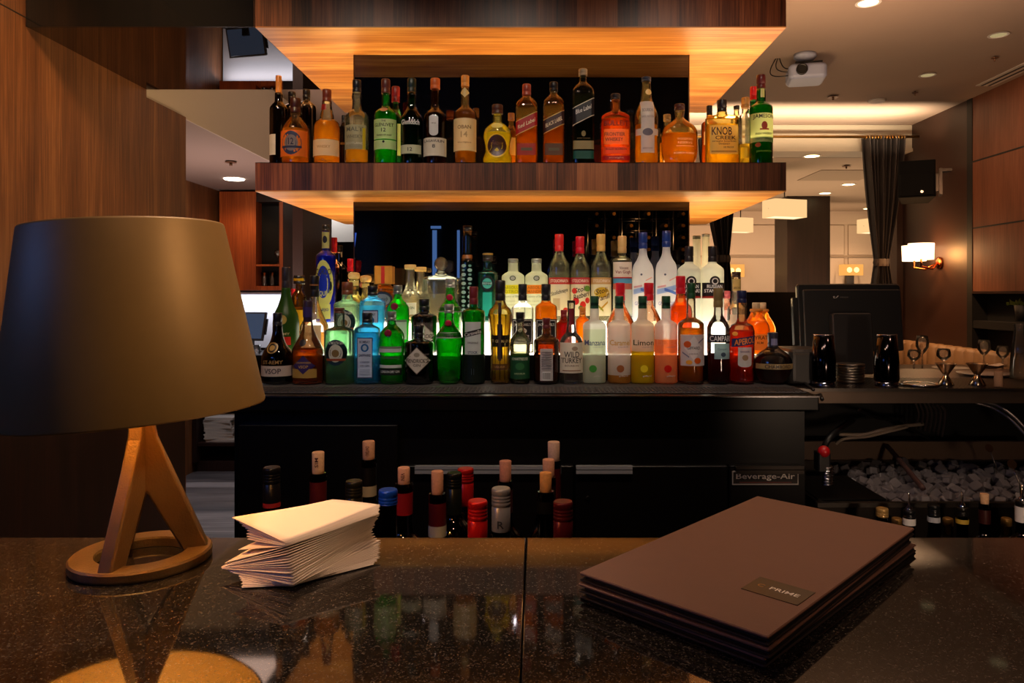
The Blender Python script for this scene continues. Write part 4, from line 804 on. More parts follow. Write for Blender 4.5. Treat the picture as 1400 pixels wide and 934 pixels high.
b = MB(); b.lathe([(.012, .155), (.012, .19), (.010, .195)], None, 18, M=Mx); b.build('bulb_holder', M_plas, t)
b = MB(); p_ = Mx @ Vector((0, 0, .225)); b.sphere(p_, .022, sz=1.3); b.build('bulb', emis('bulb', (255, 200, 120), 25.), t)
b = MB()
for k in range(3):
    a = k*2*PI/3+.4; b.tube([Mx @ Vector((0, 0, .19)), Mx @ Vector((math.cos(a)*(rt+.004), math.sin(a)*(rt+.004), .30))], .0012)
b.build('shade_carrier', M_bronze, t)

# ------------------------------------------------------------------ menus
def menu(z, rot, dx, dy, label, plate_):
    t = tag(empty('menu', (.2275+dx, .739+dy, z), rot), label, 'menu', 'stacked menu covers')
    Lh, Wh = .1755, .0925
    M_c = pbr('menu_cover', (124, 88, 74), .62, noise=.05, nscale=60, bump=.15, bscale=900)
    b = MB(); b.rbox(-Lh, Lh, -Wh, Wh, .0056, .0082, .002, M_c); b.build('front_cover', None, t)
    b = MB(); b.rbox(-Lh, Lh, -Wh, Wh, .0002, .0022, .002, pbr('menu_back', (44, 30, 25), .65)); b.build('back_cover', None, t)
    b = MB(); b.box(-Lh+.004, Lh-.004, -Wh+.001, Wh-.005, .0023, .0055); b.build('pages', pbr('menu_pages', (18, 13, 11), .9), t)
    if plate_:
        # plate reads along the short edge nearest the viewer
        b = MB(); u0, v0 = -.090, -.060                # centre: along the long side, across
        b.rbox(u0-.018, u0+.018, v0-.0255, v0+.0255, .0082, .0088, .0006, pbr('plate_bronze', (74, 60, 48), .35, .6))
        for body, cx_, wd, hh, c in (('PRIME', .006, .026, .0062, (255, 252, 245)), ('C', -.0155, .006, .0062, (170, 130, 70)), ('I', -.010, .0008, .008, (110, 90, 60))):
            vs, fs = text_mesh(body)
            # baseline runs across the menu
            b.add([(u0+v*hh, v0-(cx_+a*wd), .00895) for a, v in vs], fs, pbr('plate_letters_%d' % c[0], c, .7))
        b.build('name_plate', None, t)
    return t
mrot = math.radians(46.5)
menu(GZ+.0004, mrot-.012, .001, .002, 'bottom brown menu of the stack, resting on the granite', False)
menu(GZ+.0092, mrot+.012, -.002, -.001, 'middle brown menu of the stack of three', False)
menu(GZ+.0180, mrot, 0, 0, 'top brown menu of the stack with bronze name plate', True)

# ------------------------------------------------------------------ fanned stack of paper napkins
M_nap = pbr('napkin_paper', (232, 214, 200), .85, bump=.15, bscale=900)
def gp(px, py, h): # point at height h above the granite as seen at a photo pixel
    H = .283-h; Y = 1000*H/(py-402); return Vector(((px-733)*Y/1000, Y, GZ+h))
keys = [ # left, front, right, back corner of a sheet, from the bottom of the stack up
 (0.00, [gp(331, 804, .0012), gp(398, 801, .0012), gp(512, 772, .0012), gp(420, 748, .0012)]),
 (0.12, [gp(331, 795, .0035), gp(400, 802, .003), gp(520, 762, .004), gp(418, 744, .004)]),
 (0.30, [gp(327, 786, .006), gp(402, 801, .006), gp(521, 742, .012), gp(414, 735, .010)]),
 (0.42, [gp(306, 779, .008), gp(402, 799, .008), gp(508, 727, .022), gp(405, 722, .020)]),
 (0.75, [gp(303, 775, .010), gp(391, 748, .036), gp(519, 704, .044), gp(430, 700, .040)]),
 (0.80, [gp(340, 738, .030), gp(391, 747, .037), gp(519, 702, .045), gp(440, 697, .041)]),
 (0.90, [gp(336, 723, .040), gp(391, 744, .039), gp(519, 697, .047), gp(448, 690, .046)]),
 (1.00, [gp(318, 708, .050), gp(390, 742, .040), gp(520, 691, .049), gp(455, 684, .050)]),
]
def keyed(f):
    for (f0, k0), (f1, k1) in zip(keys, keys[1:]):
        if f <= f1+1e-9:
            q = (f-f0)/(f1-f0); return [a.lerp(b_, q) for a, b_ in zip(k0, k1)]
    return keys[-1][1]
NS = 42
for i in range(NS):
    f = i/(NS-1); c = keyed(f)
    m = MB(); v = []; g = 10
    waist = -.010*math.exp(-((f-.72)/.16)**2)
    rnd = random.uniform(-.0010, .0010)
    for layer in (0, 1):
        for j in range(g+1):
            for q in range(g+1):
                u, w_ = q/g, j/g
                p = c[0]*(1-u)*(1-w_)+c[1]*u*(1-w_)+c[2]*u*w_+c[3]*(1-u)*w_
                sag = -.006*math.sin(PI*u)*math.sin(PI*w_)*f + .0018*math.sin(5*w_+2.2*u+f*2)*f*w_
                bulge = .005*math.sin(PI*w_)*(1-u)*f
                p = p+Vector((rnd+bulge*.3, rnd, sag*.5+(.0006 if layer else .0)))
                v.append(p)
    n1_ = (g+1)*(g+1); F_ = []
    for j in range(g):
        for q in range(g):
            a = j*(g+1)+q; F_.append((a, a+1, a+g+2, a+g+1)[::-1]); F_.append((n1_+a, n1_+a+1, n1_+a+g+2, n1_+a+g+1))
    edge = [q for q in range(g+1)]+[j*(g+1)+g for j in range(1, g+1)]+[g*(g+1)+q for q in range(g-1, -1, -1)]+[j*(g+1) for j in range(g-1, 0, -1)]
    for a, b2 in zip(edge, edge[1:]+edge[:1]): F_.append((a, b2, n1_+b2, n1_+a))
    m.add(v, F_, None, True)
    o = m.build('paper_napkin', M_nap)
    lab_ = 'white folded paper napkin within the fanned stack beside the lamp'
    if i == NS-1: lab_ = 'topmost white paper napkin of the fanned stack, broad bright face up'
    if i == 0: lab_ = 'bottom white paper napkin of the fanned stack, lying on the granite'
    tag(o, lab_, 'napkin', 'fanned stack of paper napkins')

# ------------------------------------------------------------------ wine bottles standing in the well behind the bar
def wine(x, top, w, Y, kind, capc, label, corkc=(205, 165, 125), band=None, bandpy=None, cw=None, cork_h=None, capend=None, extra=None, foot=.66):
    s = Y/1000; zt_ = zpx(top, Y)
    r = .5*w*s
    base = foot
    t = tag(empty('wine_bottle', ((x-733)*s, Y, base)), label, 'bottle')
    zb_ = lambda py: zpx(py, Y)-base
    ztop = zt_-base
    zn = zb_(cork_h) if kind == 'cork' else ztop
    ce = zb_(capend) if capend else zn-.06
    H = zn
    body = MB(); rb_ = .037
    body.lathe([(z, q) for q, z in pchip([(0, rb_*.95), (.004, rb_), (max(H-.125, .05), rb_), (max(H-.10, .07), rb_*.8), (max(H-.085, .085), .017), (H-.07, r*.94), (H-.02, r*.9), (H-.012, r*.97), (H-.002, r*.97)])] if False else
               [(q, z) for z, q in pchip([(0, rb_*.95), (.004, rb_), (max(H-.125, .05), rb_), (max(H-.10, .07), rb_*.8), (max(H-.085, .085), .017), (H-.07, r*.93), (H-.02, r*.9), (H-.010, r*.95), (H-.001, r*.95)])], None, 24)
    body.build('glass_body', glass((30, 34, 20), .03), t)
    if kind == 'cork':
        m = MB(); rc = (cw or 16.5)/2*s
        m.lathe([(rc*.93, zn-.004), (rc*.97, zn+.004), (rc, ztop-.001), (rc*.92, ztop)], None, 20)
        c = m.build('cork', pbr('cork_%d_%d_%d' % corkc, corkc, .8, noise=.25, nscale=260), t)
        m = MB(); m.lathe([(r*.99, zn-.016), (r*1.02, zn-.014), (r*1.02, zn-.004), (r*.96, zn)], None, 20, cap=False); m.build('lip', glass((30, 34, 20), .03), t)
        if capc:
            m = MB(); m.lathe([(r, ce), (r, zn-.014), (r*.97, zn-.010)], None, 20, cap=False); m.build('capsule', pbr('foil_%d_%d_%d' % capc, capc, .35, .3), t)
    else:
        m = MB(); hh = ztop-ce
        pr = [(r*.98, ce), (r, ce+.001)]
        zz0 = ztop-.030
        if zz0 > ce: pr += [(r, zz0), (r*.94, zz0+.001), (r*.94, zz0+.0025), (r, zz0+.0035)]
        for q in range(3): z_ = zz0+.008+q*.005; pr += [(r, z_), (r*.95, z_+.001), (r, z_+.002)]
        pr += [(r, ztop-.003), (r*.94, ztop-.0005), (r*.88, ztop)]
        m.lathe(pr, None, 24); m.build('screw_cap', pbr('foil_%d_%d_%d' % capc, capc, .3, .35), t)
    if band:
        m = MB(); m.lathe([(r*1.03, zb_(bandpy[1])), (r*1.03, zb_(bandpy[0]))], None, 20, cap=False); m.build('neck_band', pbr('band_%d_%d_%d' % band, band, .6), t)
    if extra: extra(t, zb_, s, r)
    return t
def corktext(word, yc, hh=13):
    def f(t, zb_, s, r):
        vs, fs = text_mesh(word); m = MB(); rr = 8.2*s
        v = []
        for a, b_ in vs:   # lettering turned to run down the cork
            u = b_*5*s; z = zb_(yc+a*hh); q = max(-.95, min(.95, u/rr)); v.append((q*rr, -rr*math.sqrt(1-q*q)-.0005, z))
        m.add(v, fs); m.build('cork_print', pbr('cork_ink', (80, 45, 35), .8), t)
    return f
def sidetext(word, yc, w_, hh, c):
    def f(t, zb_, s, r):
        vs, fs = text_mesh(word); m = MB(); v = []
        for a, b_ in vs:
            u = a*w_*s; q = max(-.95, min(.95, u/r)); v.append((q*r, -r*math.sqrt(1-q*q)-.0008, zb_(yc-b_*hh)))
        m.add(v, fs); m.build('neck_print', pbr('print_%d' % c[0], c, .6), t)
    return f
wine(371.5, 638.5, 23, 1.30, 'screw', (24, 23, 25), 'wine bottle with black screw cap and red ring, far left of the well', band=(150, 25, 25), bandpy=(686, 692), capend=693, foot=.70)
wine(435, 618, 23, 1.34, 'cork', (95, 25, 28), 'wine bottle with pale printed cork and maroon foil, second from the left', (215, 175, 135), cork_h=646, capend=692, extra=corktext('MIS', 631), foot=.70)
wine(504, 603, 21, 1.42, 'cork', (18, 17, 18), 'wine bottle with tall printed cork and cream band on black neck', (205, 155, 118), band=(165, 155, 130), bandpy=(663, 677), cork_h=627, capend=663, extra=corktext('CHATEAU', 615), foot=.70)
wine(484, 657, 23, 1.28, 'screw', (38, 36, 24), 'wine bottle with black and olive screw cap behind the napkins', capend=700, foot=.70)
wine(530.6, 669, 26, 1.14, 'screw', (20, 75, 200), 'wine bottle with rounded bright blue cap', capend=689, foot=.72)
wine(552, 639, 24.5, 1.27, 'cork', (150, 24, 32), 'wine bottle with pinkish cork and bright crimson foil beside the blue cap', (200, 150, 122), cork_h=660, capend=702, extra=corktext('VIN', 650, 10), foot=.70)
wine(598, 644, 24, 1.24, 'cork', (105, 22, 26), 'wine bottle with stained cork, dark red foil and cream neck band', (195, 142, 110), band=(190, 180, 150), bandpy=(717, 732), cork_h=674, capend=717, foot=.70)
wine(621, 646, 21, 1.38, 'screw', (26, 28, 20), 'wine bottle with black olive topped cap behind the red screw cap', capend=706, foot=.68)
wine(636.5, 640, 22, 1.46, 'screw', (190, 22, 22), 'wine bottle with glossy red cap standing behind, right of the olive cap', capend=690, foot=.66)
wine(653, 684, 27, 1.09, 'screw', (205, 22, 22), 'wine bottle with ribbed scarlet screw cap at the counter edge', capend=736, foot=.72)
wine(685, 667, 26, 1.16, 'screw', (150, 148, 150), 'wine bottle with silver screw cap marked with a letter', capend=725, extra=sidetext('R', 714, 9, 10, (50, 50, 55)), foot=.72)
wine(691, 630, 20, 1.36, 'cork', (70, 20, 25), 'wine bottle with reddish cork behind the silver cap', (188, 130, 105), cork_h=657, capend=700, foot=.70)
wine(757, 604, 20, 1.48, 'cork', (85, 20, 25), 'wine bottle with tallest pale pink cork, rear of the right trio', (212, 178, 155), cork_h=629, capend=680, foot=.66)
wine(750, 628, 20, 1.36, 'cork', (40, 18, 20), 'wine bottle with peach coloured cork in the middle of the right trio', (205, 150, 120), cork_h=652, capend=690, foot=.70)
wine(746, 646, 24, 1.20, 'cork', (20, 18, 18), 'wine bottle with yellow cork at the front of the right trio', (215, 150, 80), cork_h=671, capend=700, foot=.72)
wine(769.7, 685, 27, 1.10, 'screw', (95, 22, 30), 'wine bottle with burgundy screw cap, last before the menus', capend=736, foot=.72)
b = MB(); b.box(-.62, .12, .90, 1.56, .60, .655); b.box(-.62, .12, .885, .90, .60, .80); o = b.build('bottle_rail', M_steel_d); tag(o, 'dark steel bottle well holding the opened wine bottles', 'bottle rail')
# second speed rail on the right
def pourer(t, zb_, s, r, top, tip):
    m = MB(); m.lathe([(r*.8, zb_(top)-.004), (r*.5, zb_(top)+.006), (.0028, zb_(top)+.012), (.0024, zb_(tip)-.002)], None, 12); m.build('pour_spout', M_chrome, t)
for x_, tp, w_, Y_, kd, cc, lb_, bd, bp, tip in (
    (1206, 694.5, 16, 1.86, 'screw', (185, 150, 90), 'bottle with gold ringed cap, leftmost in the ice well rail', None, None, None),
    (1243, 697, 16, 1.86, 'screw', (22, 22, 24), 'bottle with steel pour spout and white neck label in the ice well rail', (215, 215, 215), (708, 717), 673),
    (1276.6, 690, 16, 1.86, 'screw', (22, 24, 26), 'bottle with plain black cap and grey white neck label in the ice well rail', (170, 175, 185), (706, 713), None),
    (1315.5, 693, 16, 1.86, 'screw', (24, 22, 20), 'bottle with pour spout and yellow neck label in the ice well rail', (180, 150, 50), (709, 715), 672),
    (1346, 675, 15, 1.86, 'cork', (60, 24, 20), 'dark red bottle with pale cork in the ice well rail', None, None, None),
    (1397.5, 684, 17, 1.80, 'screw', (22, 22, 24), 'bottle with spout and large white label at the right edge of the frame', (205, 205, 210), (692, 713), 662)):
    wine(x_, tp, w_, Y_, kd, cc, lb_, band=bd, bandpy=bp, cork_h=688, cw=11, capend=705 if kd == 'screw' else 715, foot=.50,
         extra=(lambda t, zb_, s, r, tp=tp, tip=tip: pourer(t, zb_, s, r, tp, tip)) if tip else None)
for x_, c_ in ((1226, 'gold wrapped bottle'), (1296, 'dull green bottle'), (1376, 'gold shouldered bottle')):
    s_ = .00196; t = tag(empty('spirit_bottle', ((x_-733)*s_, 1.96, .50)), {1226: 'smoky glass bottle tucked behind between gold cap and first spout', 1296: 'olive glass bottle behind the yellow neck label', 1376: 'amber glass bottle behind, left of the right edge spout bottle'}[x_], 'bottle')
    m = MB(); m.lathe([(q, z) for z, q in pchip([(0, .030), (.004, .033), (.19, .033), (.225, .014), (.255, .012)])], None, 22); m.build('glass_body', glass((150, 110, 50), .2), t)
    m = MB(); m.lathe([(.013, .25), (.013, .268), (.011, .27)], None, 16); m.build('cap', pbr('cap_gold', (150, 115, 60), .4, .6), t)
b = MB(); b.box(.85, 1.6, 1.74, 2.0, .44, .496); b.box(.85, 1.6, 1.725, 1.74, .44, .60); o = b.build('bottle_rail', M_steel_d); tag(o, 'steel speed rail on the front of the ice well', 'bottle rail')

# ------------------------------------------------------------------ ice well and steel drainboard on the right
t = tag(empty('ice_well', (1.2, 2.25, 0)), 'stainless ice well under the drainboard with dark rim', 'ice bin')
b = MB(); z_ = .792
b.box(-.42, .55, -.235, -.215, .60, z_); b.box(-.42, .55, .28, .30, .60, z_); b.box(-.42, -.40, -.215, .28, .60, z_); b.box(.53, .55, -.215, .28, .60, z_); b.box(-.42, .55, -.235, .30, .58, .60)
b.build('tub', M_steel_d, t)
for x_ in (-.40, .52):
    for y_ in (-.2, .27):
        b = MB(); b.cyl(x_, y_, 0, .579, .018); b.build('leg', M_steel_d, t)
b = MB(); b.box(-.43, .56, -.25, -.232, z_-.006, z_+.006); b.build('front_rim', M_steel, t)
b = MB(); b.box(-.41, -.22, -.20, .06, z_-.004, z_+.004); b.build('lid', M_black, t)
b = MB(); b.box(-.40, .52, .31, .33, .60, zpx(603, 2.57)); b.build('splash_panel', pbr('splash_panel', (92, 72, 56), .55, noise=.2, nscale=8), t)
b = MB()
for i in range(420):
    x_ = random.uniform(-.20, .50); y_ = random.uniform(-.19, .26); zc_ = .752+random.uniform(0, .022)+.02*(1-abs(x_-.1))
    s_ = random.uniform(.010, .016)
    Mr = Matrix.Translation((x_, y_, zc_)) @ Matrix.Rotation(random.uniform(0, 6), 4, 'Z') @ Matrix.Rotation(random.uniform(-.7, .7), 4, 'X') @ Matrix.Rotation(random.uniform(-.7, .7), 4, 'Y')
    b.rbox(-s_, s_, -s_, s_, -s_*.8, s_*.8, s_*.3, M=Mr, seg=1)
b.box(-.2, .5, -.2, .27, .605, .752)
o = b.build('ice_cubes', frosted((150, 145, 150), .35, .45), loc=(1.2, 2.25, 0)); tag(o, 'heap of clear ice cubes filling the ice well', 'ice', kind='stuff')
t = tag(empty('drainboard', (.8, 2.26, 0)), 'stainless drainboard shelf with ridged top beside the bottle display', 'counter')
b = MB(); b.box(.005, 1.3, -.01, .60, 1.034, 1.077); b.build('shelf_body', pbr('steel_satin', (120, 104, 92), .4, .9, noise=.15, nscale=20), t)
b = MB()
for k in range(95): b.box(.02+k*.0125, .027+k*.0125, .0, .28, 1.077, 1.0795)
b.build('ridged_grille', M_steel_d, t)
b = MB(); b.box(.0, 1.3, -.014, -.010, 1.070, 1.080); b.build('front_lip', M_steel, t)
b = MB(); b.box(.772, 2.2, 2.76, 2.84, 0, 1.03); o = b.build('underbar_panel', M_black_m); tag(o, 'black panel closing the space behind the ice well', 'panel')

def cable(name, pts, r, mat, label, cat='cable', n=8):
    out = []
    P_ = [Vector(p) for p in pts]
    for i in range(len(P_)-1):
        p0 = P_[max(i-1, 0)]; p1 = P_[i]; p2 = P_[i+1]; p3 = P_[min(i+2, len(P_)-1)]
        for k in range(n):
            q = k/n
            out.append(.5*((2*p1)+(p2-p0)*q+(2*p0-5*p1+4*p2-p3)*q*q+(3*p1-p0-3*p2+p3)*q**3))
    out.append(P_[-1]); m = MB(); m.tube(out, r, None, 8); o = m.build(name, mat); tag(o, label, cat); return o
M_cw = pbr('cable_white', (150, 136, 122), .6); M_cb = pbr('cable_black', (16, 15, 15), .45); M_hose = pbr('hose_steel', (110, 105, 104), .35, .8)
cable('cable', [P(1147, 594, 2.35), P(1180, 594, 2.34), P(1205, 588, 2.33), P(1232, 583, 2.4), P(1262, 580, 2.5)], .006, M_cw, 'pale cable looping above the ice well, upper one')
cable('cable', [P(1143, 607, 2.38), P(1155, 600, 2.37), P(1185, 597, 2.36), P(1215, 590, 2.35), P(1240, 584, 2.4)], .005, M_cw, 'pale cable loop below the upper one, over the ice well')
cable('cable', [P(1122, 625, 2.3), P(1130, 605, 2.28), P(1143, 590, 2.3), P(1165, 575, 2.4)], .010, M_cb, 'thick black cable leading down behind the soda gun')
cable('cable', [P(1172, 560, 2.3), P(1200, 572, 2.4), P(1225, 576, 2.5), P(1270, 600, 2.55)], .005, M_cb, 'thin dark cable sagging under the drainboard')
cable('hose', [P(1340, 549, 2.3), P(1362, 554, 2.28), P(1385, 569, 2.24), P(1405, 590, 2.2)], .005, M_hose, 'braided steel hose at the right edge, upper strand')
cable('hose', [P(1334, 551, 2.33), P(1358, 558, 2.31), P(1382, 574, 2.27), P(1405, 598, 2.23)], .005, M_hose, 'braided steel hose at the right edge, lower strand')
cable('drain_tube', [P(1213, 610, 2.52), P(1232, 632, 2.35), P(1262, 668, 2.12)], .008, frosted((120, 90, 85), .3, .4), 'clear reddish tube dropping into the ice')
for k in range(7):
    cable('cable', [P(1250+k*6, 548+k, 2.45), P(1256+k*6, 565, 2.46), P(1252+k*6, 585+k*2, 2.5)], .004, pbr('cable_grey', (52, 44, 42), .6), 'dark cable hanging in the bundle under the drainboard, strand %s' % ['one at far left', 'two', 'three', 'four in the middle', 'five', 'six', 'seven at far right'][k])
t = tag(empty('soda_gun', P(1124, 622, 2.08)), 'black soda gun with red button and coiled steel hose beside the ice well', 'soda gun')
b = MB(); b.rbox(-.018, .018, -.02, .02, -.045, .01, .006); b.build('body', M_plas, t)
b = MB(); b.sphere((0, -.012, .012), .017); b.build('button', pbr('red_plastic', (170, 16, 24), .35), t)
b = MB(); pts = [Vector((.012+.014*math.sin(k*.9), -.01+.01*math.cos(k*.9), -.03-.0011*k)) for k in range(50)]; b.tube(pts, .0035, None, 6); b.build('coiled_hose', M_chrome, t)
t = tag(empty('indicator_light', P(1184, 548, 2.35)), 'tiny red indicator lamp under the drainboard', 'light')
b = MB(); b.sphere((0, 0, 0), .004); b.build('lens', emis('red_led', (255, 30, 40), 1.5), t)
for x_, y_, Y_, lb_ in ((1383, 635, 1.95, 'round headed bar spoon leaning at the right edge'), (1352, 613, 2.3, 'dim round spoon head deeper in the ice well')):
    t = tag(empty('bar_spoon', P(x_, y_, Y_), 0), lb_, 'spoon')
    b = MB(); b.lathe([(.001, -.003), (.009, -.001), (.0125, .002)], None, 20, M=Matrix.Rotation(math.radians(65), 4, 'X')); b.build('bowl', pbr('spoon_gold', (190, 165, 135), .25, 1.), t)
    b = MB(); b.tube([(.004, 0, -.008), (.022, 0, -.055), (.028, 0, -.12)], .0018); b.build('handle', M_steel, t)

# things standing on the drainboard
DZ = 1.0798
def tin(x, top, Y, label):
    s = Y/1000; t = tag(empty('shaker_tin', ((x-733)*s, Y, DZ)), label, 'shaker', 'boston shaker tins on the drainboard')
    h = zpx(top, Y)-DZ
    m = MB(); m.lathe([(.036, h*.10), (.0375, h*.13), (.0375, h*.45), (.030, h*.985)], None, 32); m.build('tin_body', pbr('tin_black', (48, 44, 46), .10, 1.), t)
    m = MB(); m.lathe([(.0345, 0), (.035, .002), (.0345, h*.10)], None, 32); m.build('base_band', pbr('tin_band', (150, 150, 165), .15, 1.), t)
    m = MB(); m.lathe([(.0302, h*.975), (.0312, h*.99), (.030, h)], None, 32); m.build('rim', M_chrome, t)
tin(1126, 457, 2.31, 'upturned black shaker tin left of the stack of strainer rings'); tin(1212, 457, 2.31, 'upturned black shaker tin in front of the till, right one')

hh = zpx(497, 2.40)-DZ
for k in range(7):
    m = MB(); z0 = k*hh/7; m.lathe([(.041, .0), (.044, hh/7*.5), (.046, hh/7*.92), (.043, hh/7*.96)], None, 32); o = m.build('steel_dish', M_steel, loc=((1162-733)*.0024, 2.40, DZ+z0+.0003)); tag(o, ['round steel dish stacked between the shaker tins', 'lowest round steel dish, on the drainboard between the shaker tins', 'topmost round steel dish of the stack between the shaker tins'][1 if k == 0 else 2 if k == 6 else 0], 'dish', 'stack of round steel dishes')
def jigger(x, label, w=27):
    Y = 2.33; s = Y/1000; t = tag(empty('jigger', ((x-733)*s, Y, DZ)), label, 'jigger', 'steel double cone jiggers')
    h = zpx(497, Y)-DZ; r = w/2*s
    m = MB(); m.lathe([(r*.78, 0), (r*.80, .001), (r*.28, h*.42), (r*.22, h*.46), (r*.30, h*.50), (r*.97, h*.985), (r, h), (r*.93, h-.001), (r*.25, h*.55)], None, 32, cap=False); m.build('cup', pbr('jigger_steel', (190, 165, 135), .2, 1.), t)
    m = MB(); m.lathe([(r*.25, h*.44), (r*.3, h*.47), (r*.25, h*.50)], None, 24); m.build('collar', M_chrome, t)
jigger(1293, 'steel jigger on the drainboard, left of the pair'); jigger(1336, 'steel jigger on the drainboard, right of the pair beside the stray cork', 28)
t = tag(empty('strainer', ((1257-733)*.00233, 2.33, DZ)), 'flat steel strainer ring lying left of the jiggers', 'strainer')
m = MB(); m.lathe([(.040, .001), (.058, .001), (.060, .004), (.057, .007), (.045, .006)], None, 36, cap=False); m.build('ring', M_chrome, t)
m = MB(); m.lathe([(.046, .003), (.046, .004)], None, 24); m.build('perforated_disc', M_steel_d, t)
t = tag(empty('cork', ((1365-733)*.00229, 2.29, DZ)), 'single tan wine cork standing on the drainboard', 'cork')
m = MB(); m.lathe([(.0115, 0), (.012, .001), (.012, .047), (.0115, .048)], None, 20); o = m.build('cork_body', pbr('cork_tan', (165, 128, 98), .8, noise=.2, nscale=300), t)
t = tag(empty('plate', ((1346-733)*.00262, 2.62, 1.0775)), 'white oval plate behind the jiggers', 'plate')
m = MB(); m.lathe([(.05, .0), (.088, .008), (.09, .010), (.05, .004)], None, 40); m.build('dish', pbr('china', (175, 165, 155), .3), t)
# wall behind drainboard level that carries plates/tables: glass carafe at right edge
def carafe(loc, label):
    t = tag(empty('carafe', loc), label, 'carafe')
    m = MB(); m.lathe([(q, z) for z, q in pchip([(0, .026), (.004, .030), (.10, .026), (.15, .019), (.175, .016), (.19, .019)])], None, 28); m.build('glass_body', glass((225, 215, 205), .08), t)
    m = MB(); m.lathe([(.025, .004), (.0275, .01), (.025, .09)], None, 24); m.build('water', liquid((215, 205, 195), .1), t)
carafe(((1394-733)*.0025, 2.5, 1.0775), 'clear glass carafe on the right end of the drainboard')

# ------------------------------------------------------------------ tills
t = tag(empty('till_monitor', P(1165, 480, 2.62), rot=(0, 0, math.radians(2))), 'large black till screen seen from behind on its stand', 'monitor')
W2 = .190; H2 = .243
T0 = Matrix.Rotation(math.radians(-6), 4, 'X')
b = MB(); 
def rpanel(mb, x0, x1, z0, z1, y0, y1, r, M):
    R_ = M @ Matrix.Rotation(PI/2, 4, 'X')
    mb.rbox(x0, x1, z0, z1, -y1, -y0, r, M=R_)
rpanel(b, -W2, W2, .0, H2, .0, .022, .012, T0); b.build('screen_housing', M_plas, t)
b = MB(); rpanel(b, -W2+.016, W2-.006, -.0, H2-.022, -.012, .0, .008, T0); b.build('rear_cover', pbr('plastic_rear', (14, 13, 14), .45), t)
b = MB(); rpanel(b, -.012-.075, .055, -.083, H2-.11, -.05, -.012, .01, T0); b.build('stand', pbr('stand_black', (18, 14, 14), .5), t)
b = MB(); rpanel(b, -W2-.018, -W2+.002, .02, H2-.05, .002, .020, .004, T0); b.build('card_reader', M_plas, t)
m = MB(); vs, fs = text_mesh('t'); y_ = -.0128
m.add([T0 @ Vector((-.062+a*.010, y_, H2-.050+c*.009)) for a, c in vs], fs, pbr('logo_grey', (150, 148, 146), .5)); 
m.add([T0 @ Vector(p) for p in ((-.057, y_, H2-.054), (-.054, y_, H2-.054), (-.045, y_, H2-.045), (-.049, y_, H2-.045))], [(0, 1, 2, 3)], MATS['logo_grey'])
for q in range(5): m.box(-.040+q*.0062, -.0355+q*.0062, y_-.0003, y_, H2-.0525, H2-.0485, pbr('logo_dim', (70, 68, 66), .5), M=T0)
m.build('maker_mark', None, t)
t = tag(empty('receipt_printer', (0.872, 2.43, 1.0775)), 'low black receipt printer with curved top beside the black raspberry liqueur', 'printer')
b = MB(); b.rbox(-.065, .065, -.10, .07, 0, .115, .02); b.build('housing', pbr('printer_black', (34, 32, 31), .4), t)
b = MB(); b.box(-.055, .055, -.102, -.099, .098, .103); b.build('paper_slot', M_steel_d, t)
m = MB(); 
m.box(.010, .038, -.1012, -.100, .030, .0335, pbr('print_white', (150, 150, 150), .5)); m.box(.022, .025, -.1012, -.100, .020, .045, MATS['print_white'])
m.box(.010, .020, -.1012, -.100, .092-.004, .092, MATS['print_white']); m.build('panel_marks', None, t)
cable('cable', [P(1082, 508, 2.45), P(1096, 519, 2.38), P(1104, 527, 2.3), P(1112, 533, 2.2)], .005, M_cb, 'black lead draped over the end of the rubber mat, inner one')
cable('cable', [P(1100, 518, 2.5), P(1112, 525, 2.42), P(1119, 535, 2.3), P(1124, 546, 2.2)], .006, M_cb, 'black lead draped over the end of the rubber mat, outer one')

# ------------------------------------------------------------------ curtains and rod
M_curt = pbr('curtain_cloth', (48, 41, 40), .8, noise=.1, nscale=12)
def curtain(name, px_top, px_tie, px_bot, ytop, ytie, ybot, Y, label, folds=9):
    s = Y/1000; cx = ((px_top[0]+px_top[1])/2-733)*s
    t = tag(empty(name, (cx, Y, 0)), label, 'curtain')
    def sec(py):
        if py < ytie: f = (py-ytop)/(ytie-ytop); f2 = f**1.35; a = px_top[0]+(px_tie[0]-px_top[0])*f2; b_ = px_top[1]+(px_tie[1]-px_top[1])*f2
        else: f = min(1, (py-ytie)/40.); a = px_tie[0]+(px_bot[0]-px_tie[0])*f; b_ = px_tie[1]+(px_bot[1]-px_tie[1])*f
        return a, b_
    n = 110; v = []; rows = 40
    for j in range(rows+1):
        py = ytop+(ybot-ytop)*j/rows; a, b_ = sec(py); wd = (b_-a)
        amp = .05*min(1, (wd/(px_top[1]-px_top[0]))+.25)
        for i in range(n+1):
            u = i/n; ph = u*folds*2*PI
            v.append((((a+wd*u+math.sin(ph*1.0+.6)*wd*.006)-733)*s-cx, math.sin(ph)*amp+math.sin(ph*.37+2)*.02, CZ-(py-402)*s))
    f = [(j*(n+1)+i, j*(n+1)+i+1, (j+1)*(n+1)+i+1, (j+1)*(n+1)+i) for j in range(rows) for i in range(n)]
    m = MB(); m.add(v, f, None, True); m.build('drape', M_curt, t)
    a, b_ = px_tie; m = MB(); x0, x1 = (a-733)*s-cx-.012, (b_-733)*s-cx+.012; z1 = CZ-(ytie-3-402)*s; z0 = CZ-(ytie+7-402)*s
    m.lathe([((x1-x0)/2, z0), ((x1-x0)/2+.006, (z0+z1)/2), ((x1-x0)/2, z1)], None, 24, cx=(x0+x1)/2, cap=False, ex=lambda r, z: (2, .75)); m.build('tie_band', pbr('tie_cloth', (66, 56, 52), .7), t)
    return t
curtain('curtain', (1181, 1235), (1197, 1213), (1192, 1219), 188, 357, 470, 5.66, 'dark gathered curtain tied at mid height in front of the right side opening')
